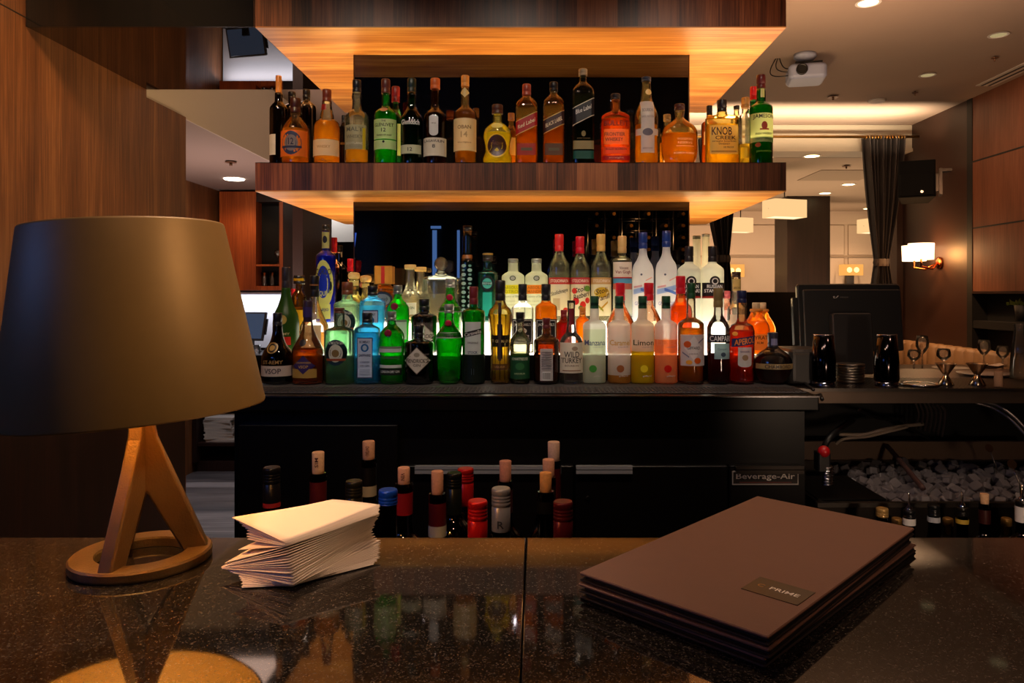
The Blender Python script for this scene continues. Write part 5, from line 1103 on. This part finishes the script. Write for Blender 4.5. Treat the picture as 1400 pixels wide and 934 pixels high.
curtain('curtain', (955, 1008), (981, 996), (972, 1000), 188, 352, 470, 5.66, 'dark curtain half hidden behind the shelves and frosted bottles')
t = tag(empty('curtain_rod', (0, 5.62, CZ+.215*5.62)), 'thin brass curtain rod across the opening under the ceiling beam', 'rod')
m = MB(); m.tube([(-1.6, 0, 0), (2.94, 0, 0)], .011); m.build('rod', pbr('brass', (170, 130, 70), .3, 1.), t)
for k in range(14):
    m = MB(); x_ = (1184+k*4-733)*.00562; m.lathe([(.012, -.003), (.017, 0), (.012, .003)], None, 12, M=Matrix.Translation((x_, 0, -.004)) @ Matrix.Rotation(PI/2, 4, 'Y'), cap=False); m.build('ring', MATS['brass'], t)
for x_ in (1066, 1240):
    m = MB(); m.tube([((x_-733)*.00562, 0, 0), ((x_-733)*.00562, .118, .02)], .006); m.build('bracket', MATS['brass'], t)

# ------------------------------------------------------------------ pendants, sconces
M_pend = emis('pendant_fabric', (255, 204, 140), .52); M_pendb = emis('pendant_diffuser', (255, 222, 172), .8)
def pendant(x0, x1, y0, y1, Y, label, ry=.3):
    s = Y/1000; w = (x1-x0)*s*.84; h = (y1-y0)*s*.86; t = tag(empty('pendant_lamp', (((x0+x1)/2-733)*s, Y, zpx(y1, Y)), math.radians(18)), label, 'lamp', 'rectangular fabric pendants')
    d = w*.55
    m = MB(); 
    for b_ in ((-w/2, w/2, -d/2, -d/2+.004), (-w/2, w/2, d/2-.004, d/2), (-w/2, -w/2+.004, -d/2, d/2), (w/2-.004, w/2, -d/2, d/2)): m.box(*b_, 0, h)
    m.build('fabric_shade', M_pend, t)
    m = MB(); m.box(-w/2+.005, w/2-.005, -d/2+.005, d/2-.005, .004, .010); m.build('diffuser', M_pendb, t)
    m = MB(); m.tube([(0, 0, h*.5), (0, 0, 2.489-zpx(y1, Y))], .006); m.tube([(-w/2, 0, h*.5), (w/2, 0, h*.5)], .004); m.build('suspension', M_steel_d, t)
pendant(1042, 1103, 270, 298, 6.6, 'largest cream rectangular pendant, just right of the whisky shelf end')
pendant(995, 1030, 295, 318, 8.0, 'cream rectangular pendant under the right underside corner of the whisky shelf')
pendant(1172, 1228, 297, 319, 7.6, 'cream rectangular pendant partly behind the tied curtain')
def wsconce(x0, x1, y0, y1, Y, label):
    s = Y/1000; w = (x1-x0)*s; h = (y1-y0)*s; t = tag(empty('wall_sconce', (((x0+x1)/2-733)*s, Y, zpx(y1, Y))), label, 'lamp')
    m = MB(); m.box(-w/2, w/2, -.14, -.135, 0, h); m.box(-w/2, -w/2+.004, -.14, -.02, 0, h); m.box(w/2-.004, w/2, -.14, -.02, 0, h); m.build('fabric_shade', emis('sconce_fabric', (255, 178, 88), .5), t)
    for q in (-1, 1):
        m = MB(); m.sphere((q*w*.17, -.1425, h*.5), .035, sy=.12); m.build('bulb_glow', emis('sconce_hot', (255, 214, 130), 1.2), t)
    m = MB(); m.box(-.05, .05, -.06, 0, -.13, .02); m.build('bracket', M_steel_d, t)
wsconce(1146, 1174, 362, 377, 9.83, 'small square fabric wall sconce on the far wall, above the till')
wsconce(988, 1014, 362, 379, 9.83, 'dim square wall sconce on the far wall behind the gold labelled bottle')
t = tag(empty('wall_picture', P(1219, 376, 9.84)), 'amber framed picture glowing on the far wall behind the tied curtain', 'picture')
m = MB(); m.box(-.12, .09, -.02, 0, 0, .155*1.0); m.build('panel', emis('amber_picture_glow', (220, 130, 30), .7), t)  # panel emits by itself, in place of light falling on the picture
t = tag(empty('double_sconce', (RX-.002, 5.36, zpx(360, 5.4))), 'brass double sconce with two white drum shades on the brown right wall', 'lamp')
m = MB(); m.lathe([(.045, 0), (.045, .012), (.02, .02)], None, 20, M=Matrix.Rotation(-PI/2, 4, 'Y')); m.build('wall_plate', pbr('copper', (190, 110, 60), .25, 1.), t)
for q, xo in ((-.12, -.20), (.13, -.12)):
    m = MB(); m.tube([(-.02, 0, 0), (-.08, q*.4, -.045), (xo, q, -.03), (xo, q, .04)], .008); a_ = m.build('arm', MATS['copper'], t)
    m = MB(); m.lathe([(.082, .02), (.086, .135)], None, 28, cx=xo, cy=q, cap=False); m.build('drum_shade', emis('drum_shade', (255, 205, 150), 2.6), t)

# ------------------------------------------------------------------ loudspeaker on the right wall
t = tag(empty('loudspeaker', P(1252, 276, 5.25), rot=(math.radians(-8), 0, math.radians(-24))), 'black loudspeaker bracketed high on the brown right wall', 'speaker')
b = MB(); v = [(-.12, -.13, 0), (.12, -.13, 0), (.09, .10, .01), (-.09, .10, .01), (-.12, -.13, .27), (.12, -.13, .27), (.09, .10, .25), (-.09, .10, .25)]
b.add(v, [(0, 3, 2, 1), (4, 5, 6, 7), (0, 1, 5, 4), (1, 2, 6, 5), (2, 3, 7, 6), (3, 0, 4, 7)]); b.build('cabinet', pbr('speaker_black', (9, 9, 10), .75, spec=.1), t, bevel=.008)
b = MB(); b.rbox(-.108, .108, -.140, -.130, .012, .170, .01); b.build('grille', pbr('speaker_grille', (7, 7, 8), .7, spec=.1, bump=.5, bscale=900), t)
b = MB(); b.add([(-.108, -.1305, .258), (.108, -.1305, .258), (.108, -.1305, .178), (-.108, -.1305, .178), (-.05, -.10, .235), (.05, -.10, .235), (.05, -.10, .20), (-.05, -.10, .20)], [(0, 1, 5, 4), (1, 2, 6, 5), (2, 3, 7, 6), (3, 0, 4, 7), (4, 5, 6, 7)]); b.build('horn', pbr('horn_grey', (14, 14, 15), .7, spec=.1), t)
b = MB(); b.lathe([(.010, 0), (.010, .002)], None, 16, M=Matrix.Translation((.03, -.140, .035)) @ Matrix.Rotation(PI/2, 4, 'X')); b.build('emblem', pbr('silver_mark', (170, 170, 170), .3, .8), t)
b = MB(); b.box(.07, .152, .03, .05, .08, .21); b.box(.15, .17, .0, .08, .05, .24); b.box(.168, .24, .02, .06, .22, .24); b.build('bracket', M_steel_d, t)

# ------------------------------------------------------------------ projector and ceiling fittings
CEIL = 2.70
t = tag(empty('projector', P(1106, 112, 4.05), rot=(0, 0, math.radians(-12))), 'small white projector hanging from the ceiling with looping black leads', 'projector')
b = MB(); b.rbox(-.115, .085, -.09, .11, .0, .085, .035); b.build('body', pbr('projector_white', (150, 158, 185), .4), t, bevel=.006)
b = MB(); b.lathe([(.03, 0), (.03, .018), (.024, .02), (.022, .012)], None, 22, M=Matrix.Translation((-.05, -.088, .045)) @ Matrix.Rotation(PI/2, 4, 'X')); b.build('lens', M_plas, t)
b = MB(); b.box(-.08, .06, -.07, .08, .088, .096); b.build('mount_plate', M_black_m, t)
b = MB(); hc = CEIL-(CZ-(112-402)*.00405); b.cyl(-.02, .0, .096, hc-.03, .018, None, 16); b.lathe([(.028, hc-.05), (.06, hc-.02), (.06, hc-.001)], None, 24, cx=-.02); b.build('ceiling_mount', pbr('mount_white', (150, 158, 180), .5), t)
for k, pts in enumerate((((-.16, .05, hc), (-.19, .0, hc-.08), (-.17, -.02, .06), (-.09, -.03, .05)), ((-.15, .05, hc), (-.13, .0, hc-.12), (-.10, -.05, .09), (-.05, -.04, .07)), ((-.17, .05, hc), (-.24, .0, hc-.12), (-.20, -.02, .03), (-.10, -.04, .03)))):
    m = MB(); pp = []
    V = [Vector(p) for p in pts]
    for q in range(13):
        u = q/12; pp.append(V[0]*(1-u)**3+V[1]*3*u*(1-u)**2+V[2]*3*u*u*(1-u)+V[3]*u**3)
    m.tube(pp, .003); m.build('lead', M_cb, t)
def downlight(px, py, label, h=CEIL, lit=3., r=.045, col=(255, 225, 160)):
    Y = 1000*(h-CZ)/(402-py); t = tag(empty('downlight', ((px-733)*Y/1000, Y, h-.0005)), label, 'downlight')
    m = MB(); m.lathe([(r*1.25, -.004), (r, -.006), (r*.95, 0)], None, 24, cap=False); m.build('trim_ring', M_white, t)
    m = MB(); m.lathe([(r*.95, -.003), (r*.9, -.002)], None, 24); m.build('lamp_face', emis('downlight_%d' % int(lit*10), col, lit), t)
    return Vector(((px-733)*Y/1000, Y, h))
downlight(1187, 3, 'lit round downlight at the top edge, above the projector', lit=6.)
downlight(1280, 47+0*1, 'unlit recessed downlight in the ceiling, upper right', lit=.25) if False else None
downlight(1365, 47, 'dim recessed downlight nearest the right timber wall', lit=.2, r=.04)
downlight(1268, 102, 'dim recessed downlight right of the projector', lit=.22, r=.04)
for px, py, lb_ in ((1139, 131, 'small brass sprinkler head right of the projector'), (1360, 77, 'tiny ceiling sprinkler between downlight and air vent'), (1251, 125, 'tiny ceiling sprinkler before the dim downlight'), (1157, 226, 'sprinkler head on the rear room ceiling')):
    h = 2.49 if py > 200 else CEIL; Y = 1000*(h-CZ)/(402-py); t = tag(empty('sprinkler', ((px-733)*Y/1000, Y, h)), lb_, 'sprinkler')
    r_ = .022 if py in (131, 226) else .012
    m = MB(); m.lathe([(r_*.35, -.03), (r_*.3, -.001)], None, 10); m.lathe([(r_*1.6, -.012), (r_*1.6, -.009)], None, 16); m.build('head', pbr('sprinkler_metal', (110, 80, 60), .4, .6), t)
t = tag(empty('smoke_detector', (.466*5.02, 5.02, CEIL)), 'small pale round grille on the ceiling before the beam', 'detector')
m = MB(); m.lathe([(.05, -.012), (.06, -.001)], None, 24); m.build('cover', M_white, t)
t = tag(empty('air_vent', (0, 0, CEIL)), 'long slot air vent in the ceiling along the right wall', 'vent')
m = MB(); m.box(2.80, 2.91, 3.5, 4.66, -.006, -.001, pbr('vent_white', (190, 184, 176), .6)); m.box(2.825, 2.84, 3.5, 4.65, -.008, -.0062, M_black_m); m.box(2.87, 2.885, 3.5, 4.65, -.008, -.0062, M_black_m); m.build('slot_frame', None, t)
for px, py, lb_ in ((1110, 213, 'bright downlight at the front of the rear room ceiling'), (1160, 252, 'rear room downlight above the large pendant'), (1128, 264, 'rear room downlight nearest the dark column'), (1187, 285, 'rear room downlight behind the curtain')):
    downlight(px, py, lb_, h=2.49, lit=8., r=.06)
t = tag(empty('ceiling_hatch', (2.87, 6.9, 2.489)), 'square access hatch line in the rear room ceiling', 'hatch')
m = MB(); m.box(-.3, .3, -.3, .3, -.004, 0); m.build('panel', pbr('hatch', (140, 122, 100), .8), t)
m = MB(); m.lathe([(.07, -.006), (.075, 0)], None, 24); o = tag(empty('ceiling_light_left', (-2.25, 5.45, 2.2275)), 'bright round downlight in the low ceiling over the left cabinet', 'downlight'); o.name = 'downlight'
m.build('lamp_face', emis('downlight_white', (255, 240, 215), 8.), o)
t = tag(empty('sprinkler', (-1.97, 4.72, 2.2275)), 'sprinkler head on the low ceiling left of the whisky shelf', 'sprinkler')
m = MB(); m.lathe([(.010, -.03), (.008, -.001)], None, 10); m.lathe([(.035, -.010), (.036, -.006)], None, 16); m.build('head', MATS['sprinkler_metal'], t)

# ------------------------------------------------------------------ banquette and laid tables by the right wall
M_tan = pbr('banquette_tan', (128, 98, 68), .5, noise=.08, nscale=20)
t = tag(empty('banquette', (RX, 5.2, 0)), 'tan channel tufted banquette running along the dark right wall', 'sofa')
m = MB()
path = [(2.60, 5.86), (2.70, 5.86)]
for k in range(6): m.lathe([(.065, .55), (.065, zpx(466, 5.8)-.03), (.045, zpx(466, 5.8))], None, 16, cx=2.32+k*.118-RX, cy=5.80-5.2, ex=lambda r, z: (2.6, .8))
for k in range(13): m.lathe([(.060, .55), (.060, .985), (.040, 1.01)], None, 16, cx=-.085, cy=.50-k*.113, ex=lambda r, z: (2.6, 1.))
m.build('tufted_back', M_tan, t)
m = MB(); m.rbox(-.62, -.16, -.95, .50, .30, .56, .04); m.build('seat', M_tan, t)
m = MB(); m.box(-.60, -.02, -1.0, .62, 0, .30); m.build('plinth', M_black_m, t)
t = tag(empty('banquette_end', (3.0, 4.1, 0)), 'dark cabinet end beyond the banquette under the black window', 'cabinet')
M_tbl = pbr('table_top_dark', (40, 30, 26), .3)
def table(cx, cy, wx, wy, z, label):
    t = tag(empty('dining_table', (cx, cy, 0)), label, 'table', 'dark dining tables beyond the till')
    m = MB(); m.rbox(-wx/2, wx/2, -wy/2, wy/2, z-.03, z, .02); m.build('table_top', M_tbl, t)
    m = MB(); m.cyl(0, 0, .03, z-.03, .035); m.cyl(0, 0, 0, .03, .22, None, 28); m.build('pedestal', M_black_m, t)
bpy.data.objects.remove(t)
TZ = .925
table(2.28, 4.35, .9, .55, TZ, 'dark dining table laid with plates, beyond the jiggers')
table(1.95, 4.95, .7, .45, .96, 'dark dining table just behind the till, with a napkin')
table(1.38, 5.25, .45, .5, 1.0, 'dark dining table seen between the liqueurs and the till')
def plate(x, y, z, r, label):
    t = tag(empty('plate', (x, y, z+.001)), label, 'plate'); m = MB(); m.lathe([(r*.6, 0), (r, .010), (r*1.02, .013), (r*.62, .004)], None, 32); m.build('dish', MATS['china'], t)
def napk(x, y, z, a, label):
    t = tag(empty('napkin', (x, y, z), math.radians(a)), label, 'napkin'); m = MB()
    v = []; n = 8
    for j in range(n+1):
        for i in range(n+1): u, w_ = i/n-.5, j/n-.5; v.append((u*.20, w_*.09, .014+.02*abs(u)+.006*math.sin(w_*9)))
    v += [(p[0], p[1], p[2]-.008) for p in v]
    q = (n+1)**2; f = [(j*(n+1)+i, j*(n+1)+i+1, (j+1)*(n+1)+i+1, (j+1)*(n+1)+i) for j in range(n) for i in range(n)]; f += [tuple(q+i for i in a_)[::-1] for a_ in f]
    m.add(v, f, None, True); m.build('cloth', pbr('linen', (170, 152, 138), .8), t)
plate(2.44, 4.28, TZ, .11, 'plate on the laid table, under the folded linen napkin'); napk(2.62, 4.22, TZ+.012, 20, 'folded linen napkin on the right end of the laid table')
plate(2.05, 4.40, TZ, .10, 'plate on the left end of the laid table'); napk(1.95, 4.92, .963, 0, 'linen napkin on the table just behind the till')
def wglass(x, y, z, h, r, label, grp='glasses on the laid tables', stem=True):
    t = tag(empty('wine_glass', (x, y, z+.0005), 0), label, 'glass', grp)
    m = MB(); m.lathe([(r*.8, 0), (r*.8, .003), (.005, .008), (.004, h*.45), (r*.5, h*.52), (r, h*.68), (r*.96, h*.85), (r*.8, h), (r*.77, h), (r*.93, h*.85), (r*.96, h*.68), (r*.4, h*.54)], None, 20, cap=False) if stem else m.lathe([(r*.8, 0), (r, h), (r*.94, h), (r*.74, .006)], None, 20, cap=False)
    m.build('glass_bowl', glass((245, 240, 235), .10), t)
wglass(2.27, 4.30, TZ, .20, .036, 'tallest wine glass of the cluster on the laid table')
wglass(2.19, 4.24, TZ, .12, .036, 'short glass left of the tallest wine glass')
wglass(2.34, 4.20, TZ, .13, .038, 'short glass right of the tallest wine glass')
wglass(2.67, 4.36, TZ, .17, .036, 'wine glass in the group at the far right end of the laid table'); wglass(2.73, 4.28, TZ, .14, .034, 'low wine glass at the far right end of the laid table')
wglass(1.50, 5.10, 1.0, .13, .035, 'dim wine glass behind the orange rum bottles, left one'); wglass(1.56, 5.2, 1.0, .14, .035, 'dim wine glass behind the orange rum bottles, right one')
t = tag(empty('table_lamp', (2.90, 4.3, 0)), '', 'lamp'); bpy.data.objects.remove(t)
# dark serving window on the right with green plant glimpse
t = tag(empty('potted_plant', (3.02, 4.55, 1.30)), 'green foliage glimpsed in the dark window at the right edge', 'plant')
m = MB()
for k in range(40):
    a = random.uniform(0, 6.28); e_ = random.uniform(.2, 1.2); l_ = random.uniform(.03, .07); c_ = Vector((0, random.uniform(-.20, .12), 0))
    d_ = Vector((math.cos(a)*math.cos(e_)*.3, math.sin(a)*math.cos(e_), math.sin(e_)*.8)); s_ = d_.cross(Vector((1, 0, 0))).normalized()*.012
    m.add([c_, c_+d_*l_*.5+s_, c_+d_*l_, c_+d_*l_*.5-s_], [(0, 1, 2, 3)])
m.build('foliage', pbr('leaf_green', (110, 130, 40), .5), t)
m = MB(); m.lathe([(.03, -.10), (.04, 0)], None, 16, ex=lambda r, z: (2, 1)); m.build('pot', M_black_m, t)
sbox('wall_window_sill', RX+.001, RX+.10, -3.2, 4.96, 1.14, 1.19, M_black_m)

# ------------------------------------------------------------------ left rear service corner
M_or = wood('cabinet_orange', (96, 40, 16), (150, 70, 28), (196, 104, 48), 'Z', 110, 6, .4)
def X6(px, Y=6.0): return (px-733)*Y/1000
t = tag(empty('wall_cabinet', (0, 6.0, 0)), 'orange brown timber wall cabinet with open black shelf niche', 'cabinet')
zt_, zb_ = zpx(262, 6.0), zpx(397, 6.0)
b = MB(); b.box(X6(300), X6(350), 0, .15, zb_, zt_); b.build('side_panel', M_or, t)
b = MB(); b.box(X6(350)+.002, X6(382), .12, .15, zb_, zpx(276, 6.0)); b.build('niche_back', M_black, t)
b = MB(); b.box(X6(350)+.002, X6(382), 0, .12, zb_, zb_+.035); b.build('niche_base', M_or, t)
b = MB(); b.box(X6(350)+.002, X6(382), 0, .12, zpx(364, 6.0), zpx(361.5, 6.0)); b.build('shelf_board', M_or, t)
b = MB(); b.box(X6(350)+.002, X6(415), 0, .15, zpx(276, 6.0), zt_); b.box(X6(382), X6(415), 0, .15, zb_, zpx(276, 6.0)); b.build('frame', M_dark_wood, t)
b = MB(); b.box(X6(382), X6(382)+.03, -.004, 0, zb_, zpx(276, 6.0)); b.build('edge_strip', M_or, t)
sbox('wall_corner_left', -1.80+.002, -1.722, 5.4, 6.16, 0, 2.226, M_brown_wall)
b = MB(); b.box(-2.2, -1.80, 5.2, 5.3, .9, 2.2) if False else None
wglass(X6(376), 6.07, zpx(361.3, 6.0), .12, .03, 'wine glass on the shelf of the orange timber cabinet', 'glasses in the wall cabinet')
wglass(X6(358), 6.06, zb_+.036, .11, .028, 'dim tumbler low in the cabinet niche, left', 'glasses in the wall cabinet', False); wglass(X6(369), 6.06, zb_+.036, .11, .028, 'dim tumbler low in the cabinet niche, right', 'glasses in the wall cabinet', False)
t = tag(empty('white_backsplash', (0, 6.155, 0)), 'bright white lit backsplash panel behind the service counter', 'panel')
b = MB(); b.box(-2.63, -1.81, -.012, 0, .92, 1.385); b.build('panel', pbr('bright_panel', (196, 198, 206), .6), t)
t = tag(empty('service_counter', (0, 5.6, 0)), 'dark service counter with open shelf of papers in the left rear corner', 'counter')
b = MB(); b.box(-2.63, -1.81, 0, .53, .86, .90); b.build('top', M_black, t)
b = MB(); b.box(-2.63, -1.81, .40, .53, .08, .86); b.box(-2.63, -2.60, .0, .40, .08, .86); b.box(-1.84, -1.81, 0, .40, .08, .86); b.box(-2.60, -1.84, .02, .40, .20, .225); b.box(-2.63, -1.81, .05, .53, 0, .08); b.build('carcass', M_dark_wood, t)
for i in range(9):
    t2 = tag(empty('paper_stack', (-2.455+random.uniform(-.01, .01), 5.76, .2256+i*.021), random.uniform(-.15, .15)), 'stack of loose white papers on the low shelf under the service counter', 'paper', 'bundles of paper under the service counter')
    b = MB()
    for j in range(4): b.box(-.11+random.uniform(-.006, .006), .11, -.10, .10, .0003+j*.005, .004+j*.005)
    b.build('sheets', pbr('old_paper', (190, 180, 168), .8), t2)
t = tag(empty('till_monitor', (X6(333, 5.85), 5.85, .9005), math.radians(-14)), 'tilted till tablet screen on the service counter in front of the white panel', 'monitor')
Tm = Matrix.Rotation(math.radians(-14), 4, 'X')
b = MB(); rpanel(b, -.19, .155, .10, .335, 0, .018, .008, Tm); b.build('screen_housing', pbr('tablet_grey', (60, 60, 64), .4), t)
b = MB(); rpanel(b, -.175, .14, .115, .32, -.002, 0, .003, Tm); b.build('screen', pbr('tablet_screen', (38, 42, 52), .12, spec=.8, emit=(60, 75, 100), es=.35), t)
b = MB(); b.box(-.03, .03, .02, .10, 0, .17); b.rbox(-.09, .09, -.05, .12, 0, .012, .01); b.build('stand', M_plas, t)
b = MB(); rpanel(b, .157, .17, .15, .28, .002, .02, .003, Tm); b.build('card_reader', M_plas, t)
for k, (px_, h_) in enumerate(((352, .07), (344, .06))):
    wglass(X6(px_, 5.72), 5.70+.05*k, .9005, h_, .035, ['greenish tumbler on the service counter, right one', 'greenish tumbler on the service counter, left one'][k], 'tumblers on the service counter', False)

# ------------------------------------------------------------------ behind the viewer: what the smoked mirror sees
t = tag(empty('wine_rack', (0, -1.6, 0)), 'tall metal wine rack reflected dimly in the smoked mirror', 'wine rack')
b = MB()
for k in range(7): x_ = .48+k*.16; b.tube([(x_, 0, .6), (x_, 0, 2.4)], .008); b.tube([(x_, .22, .6), (x_, .22, 2.4)], .008)
for j in range(15):
    z_ = .75+j*.11; b.tube([(.46, 0, z_), (1.46, 0, z_)], .004); b.tube([(.46, .22, z_), (1.46, .22, z_)], .004)
b.build('frame', M_chrome, t)
wb = tag(empty('wine_bottle', (.56, -1.6, .79)), 'wine bottle lying in the rack behind the viewer', 'bottle', 'wine bottles lying in the rack')
m = MB(); m.lathe([(q, z) for z, q in pchip([(0, .032), (.18, .036), (.22, .016), (.29, .014)])], None, 14, M=Matrix.Rotation(-PI/2, 4, 'X')); m.build('glass_body', pbr('rack_bottle', (20, 18, 14), .12, spec=.8), wb)
m = MB(); m.lathe([(.0155, .25), (.0155, .296)], None, 12, M=Matrix.Rotation(-PI/2, 4, 'X')); m.build('foil', pbr('rack_foil', (170, 120, 50), .3, .8), wb)
for j in range(15):
    for k in range(6):
        if (j, k) == (0, 0) or random.random() < .25: continue
        c_ = copy_tree(wb); c_.location = (.56+k*.16, -1.6, .79+j*.11)
t = tag(empty('bright_doorway', (0, -3.18, 0)), 'cool lit door frame behind the viewer, seen only in the smoked mirror', 'door frame')
b = MB(); 
for x0, x1 in ((-1.22, -1.17), (-.93, -.90)): b.box(x0, x1, 0, .02, 0, 2.12)
b.box(-1.24, -1.12, 0, .02, 2.14, 2.17); b.build('light_slot', emis('cool_slot', (120, 170, 230), 1.6), t)

# ------------------------------------------------------------------ light
def area(name, loc, size, power, col, rot=(0, 0, 0), sy=None, spread=None):
    l = bpy.data.lights.new(name, 'AREA'); l.energy = power; l.color = s2l(col)[:3]; l.size = size
    if sy: l.shape = 'RECTANGLE'; l.size_y = sy
    if spread: l.spread = math.radians(spread)
    o = bpy.data.objects.new(name, l); COL.objects.link(o); o.location = loc; o.rotation_euler = [math.radians(a) for a in rot]; return o
def spot(name, loc, tgt, power, col, ang=60, blend=.6, r=.05):
    l = bpy.data.lights.new(name, 'SPOT'); l.energy = power; l.color = s2l(col)[:3]; l.spot_size = math.radians(ang); l.spot_blend = blend; l.shadow_soft_size = r
    o = bpy.data.objects.new(name, l); COL.objects.link(o); o.location = loc
    o.rotation_euler = (Vector(tgt)-Vector(loc)).to_track_quat('-Z', 'Y').to_euler(); return o
def point(name, loc, power, col, r=.03):
    l = bpy.data.lights.new(name, 'POINT'); l.energy = power; l.color = s2l(col)[:3]; l.shadow_soft_size = r
    o = bpy.data.objects.new(name, l); COL.objects.link(o); o.location = loc; return o
WARM = (255, 205, 150)
# shelf wash under the canopy and below the shelf
for nm, z_ in (('canopy', CZ+.445), ):
    area('shelf_uplight_front', (-.05, 2.66, z_), 1.6, 3.0, (255, 212, 150), (180, 0, 0), .05)
    area('shelf_uplight_left', (-.83, 3.0, z_), .05, 1.2, (255, 212, 150), (180, 0, 0), .6)
    area('shelf_uplight_right', (.72, 3.0, z_), .05, 1.8, (255, 212, 150), (180, 0, 0), .6)
area('riser_uplight_front', (-.05, 2.69, CZ-.09), 1.5, 3.0, (255, 200, 120), (180, 0, 0), .04)
area('riser_uplight_left', (-.78, 3.0, CZ-.05), .05, 3.5, (255, 212, 150), (180, 0, 0), .6)
area('riser_uplight_right', (.72, 3.0, CZ-.05), .05, 4.5, (255, 212, 150), (180, 0, 0), .6)
# lamp bulb
bp_ = Vector((LX, LY, GZ)) + (Mx @ Vector((0, 0, .215)))
point('lamp_bulb_light', (bp_.x, bp_.y, bp_.z-.03), 1.2, (255, 190, 105), .022)
# unseen spots on the guests' side; those on the bottles are added fill
for x_ in (-.75, -.1, .55): spot('bottle_front_fill', (x_, 1.22, 2.69), (x_*.9, 2.45, 1.50), 20, (255, 232, 210), 66, .9, .03)
spot('ceiling_spot_napkins', (-.42, 1.40, 2.69), (-.22, .72, 1.1), 30, (255, 222, 190), 24, .8, .06)
spot('ceiling_spot_menus', (.9, -.1, 2.69), (.38, .76, 1.1), 19, (255, 205, 170), 25, 1., .15)
spot('ceiling_spot_shade', (1.7, .55, 2.6), (-.42, .8, 1.345), 175, (255, 205, 150), 9, .7, .25)
area('cool_side_fill', (-1.55, .35, 1.7), .25, 1.2, (90, 140, 255), (0, -80, 30), .8)
spot('ceiling_fill_bar', (.1, 1.2, 2.69), (0, 1.3, 0), 16, (255, 208, 165), 130, 1., .03)
spot('ceiling_spot_wall_left', (-.95, 1.9, 2.69), (-1.7, 2.7, 1.5), 52, (255, 196, 135), 95, 1., .15)
area('ceiling_fill_room', (1.3, 2.6, 1.9), 1.2, 10, (255, 205, 170), (180, 0, 0), 1.6)
spot('soffit_face_spot', (.2, 4.6, 2.62), (-1.72, 4.3, 2.5), 14, (255, 225, 200), 80, 1., .2)
area('ceiling_fill_left', (-2.0, 4.6, 1.2), .5, 7, (255, 220, 205), (180, 0, 0), .9)
spot('cabinet_spot', (-2.25, 5.45, 2.22), (-2.45, 6.0, 1.55), 11, (255, 200, 140), 80, .7, .05)
area('undercabinet_light', (-2.2, 6.05, 1.372), .8, 2.6, (240, 242, 255), (0, 0, 0), .1)
spot('floor_spot_left', (-2.1, 5.0, 2.2), (-2.2, 4.9, 0), 34, (235, 235, 250), 90, 1., .1)
spot('gap_spot', (-2.0, 6.75, 2.45), (-2.0, 7.0, 2.0), 12, (245, 240, 235), 120, .8, .05)
# beam wash and rear room
area('beam_wash', (1.4, 5.25, 2.40), 2.8, 15, (255, 225, 185), (155, 0, 0), .05, 120)
for x_, y_ in ((2.25, 6.35), (3.1, 7.3), (2.6, 8.0), (4.2, 9.2), (2.0, 9.3), (3.8, 6.8)): spot('rear_spot', (x_, y_, 2.47), (x_, y_+.15, 0), 34, (255, 212, 165), 120, 1., .06)
area('rear_fill', (2.8, 7.6, .9), 2.5, 24, (255, 215, 175), (180, 0, 0), 2.)
area('rear_wall_fill', (2.8, 8.9, 1.8), 3.5, 12, (255, 215, 175), (90, 0, 0), .6)
point('double_sconce_light', (RX-.16, 5.36, zpx(348, 5.4)), 3.5, (255, 170, 90), .05)
spot('speaker_wall_spot', (2.1, 4.4, 2.69), (2.96, 5.4, 1.7), 7, (255, 200, 150), 70, 1., .1)
spot('panel_wall_spot', (2.1, 3.6, 2.69), (2.96, 4.5, 1.8), 48, (255, 195, 145), 90, 1., .1)
spot('banquette_spot', (2.2, 4.7, 2.4), (2.75, 5.1, .95), 40, (255, 190, 130), 55, .8, .05)
spot('table_spot', (2.2, 3.9, 2.65), (2.4, 4.3, .9), 26, (255, 200, 150), 30, .8, .05)
spot('ice_spot', (.9, 1.3, 2.66), (1.1, 2.2, .8), 6, (255, 215, 190), 40, .9, .08)
spot('underbar_added_fill', (.95, .92, 1.02), (1.15, 2.4, .93), 5, (255, 215, 180), 60, .8, .04)  # added light, no fixture there; lifts the dark space under the drainboard
spot('drainboard_spot', (1.6, 1.9, 2.66), (1.3, 2.4, 1.08), 8, (255, 205, 170), 50, .9, .05)
spot('well_spot', (-.2, .2, 2.66), (-.25, 1.25, .95), 16, (255, 210, 180), 34, .9, .08)
spot('rack_spot', (1.0, -.7, 2.6), (1.0, -1.6, 1.6), 160, (255, 180, 100), 70, .8, .05)
w = bpy.data.worlds.new('room_world'); scene.world = w; w.use_nodes = True
w.node_tree.nodes['Background'].inputs[0].default_value = s2l((120, 95, 80)); w.node_tree.nodes['Background'].inputs[1].default_value = .05

# ------------------------------------------------------------------ camera
cd = bpy.data.cameras.new('camera'); cd.sensor_width = 36; cd.lens = 1000/1400*36
cd.shift_x = -33/1400; cd.shift_y = -65/1400; cd.clip_start = .02; cd.clip_end = 60
co = bpy.data.objects.new('camera', cd); COL.objects.link(co); co.location = (0, 0, CZ); co.rotation_euler = (PI/2, 0, 0)
scene.camera = co
scene.cycles.use_denoising = True
scene.cycles.transparent_max_bounces = 40
scene.cycles.max_bounces = 12
scene.cycles.transmission_bounces = 10
scene.cycles.sample_clamp_indirect = 4
scene.view_settings.view_transform = 'Standard'
scene.view_settings.exposure = 1.0
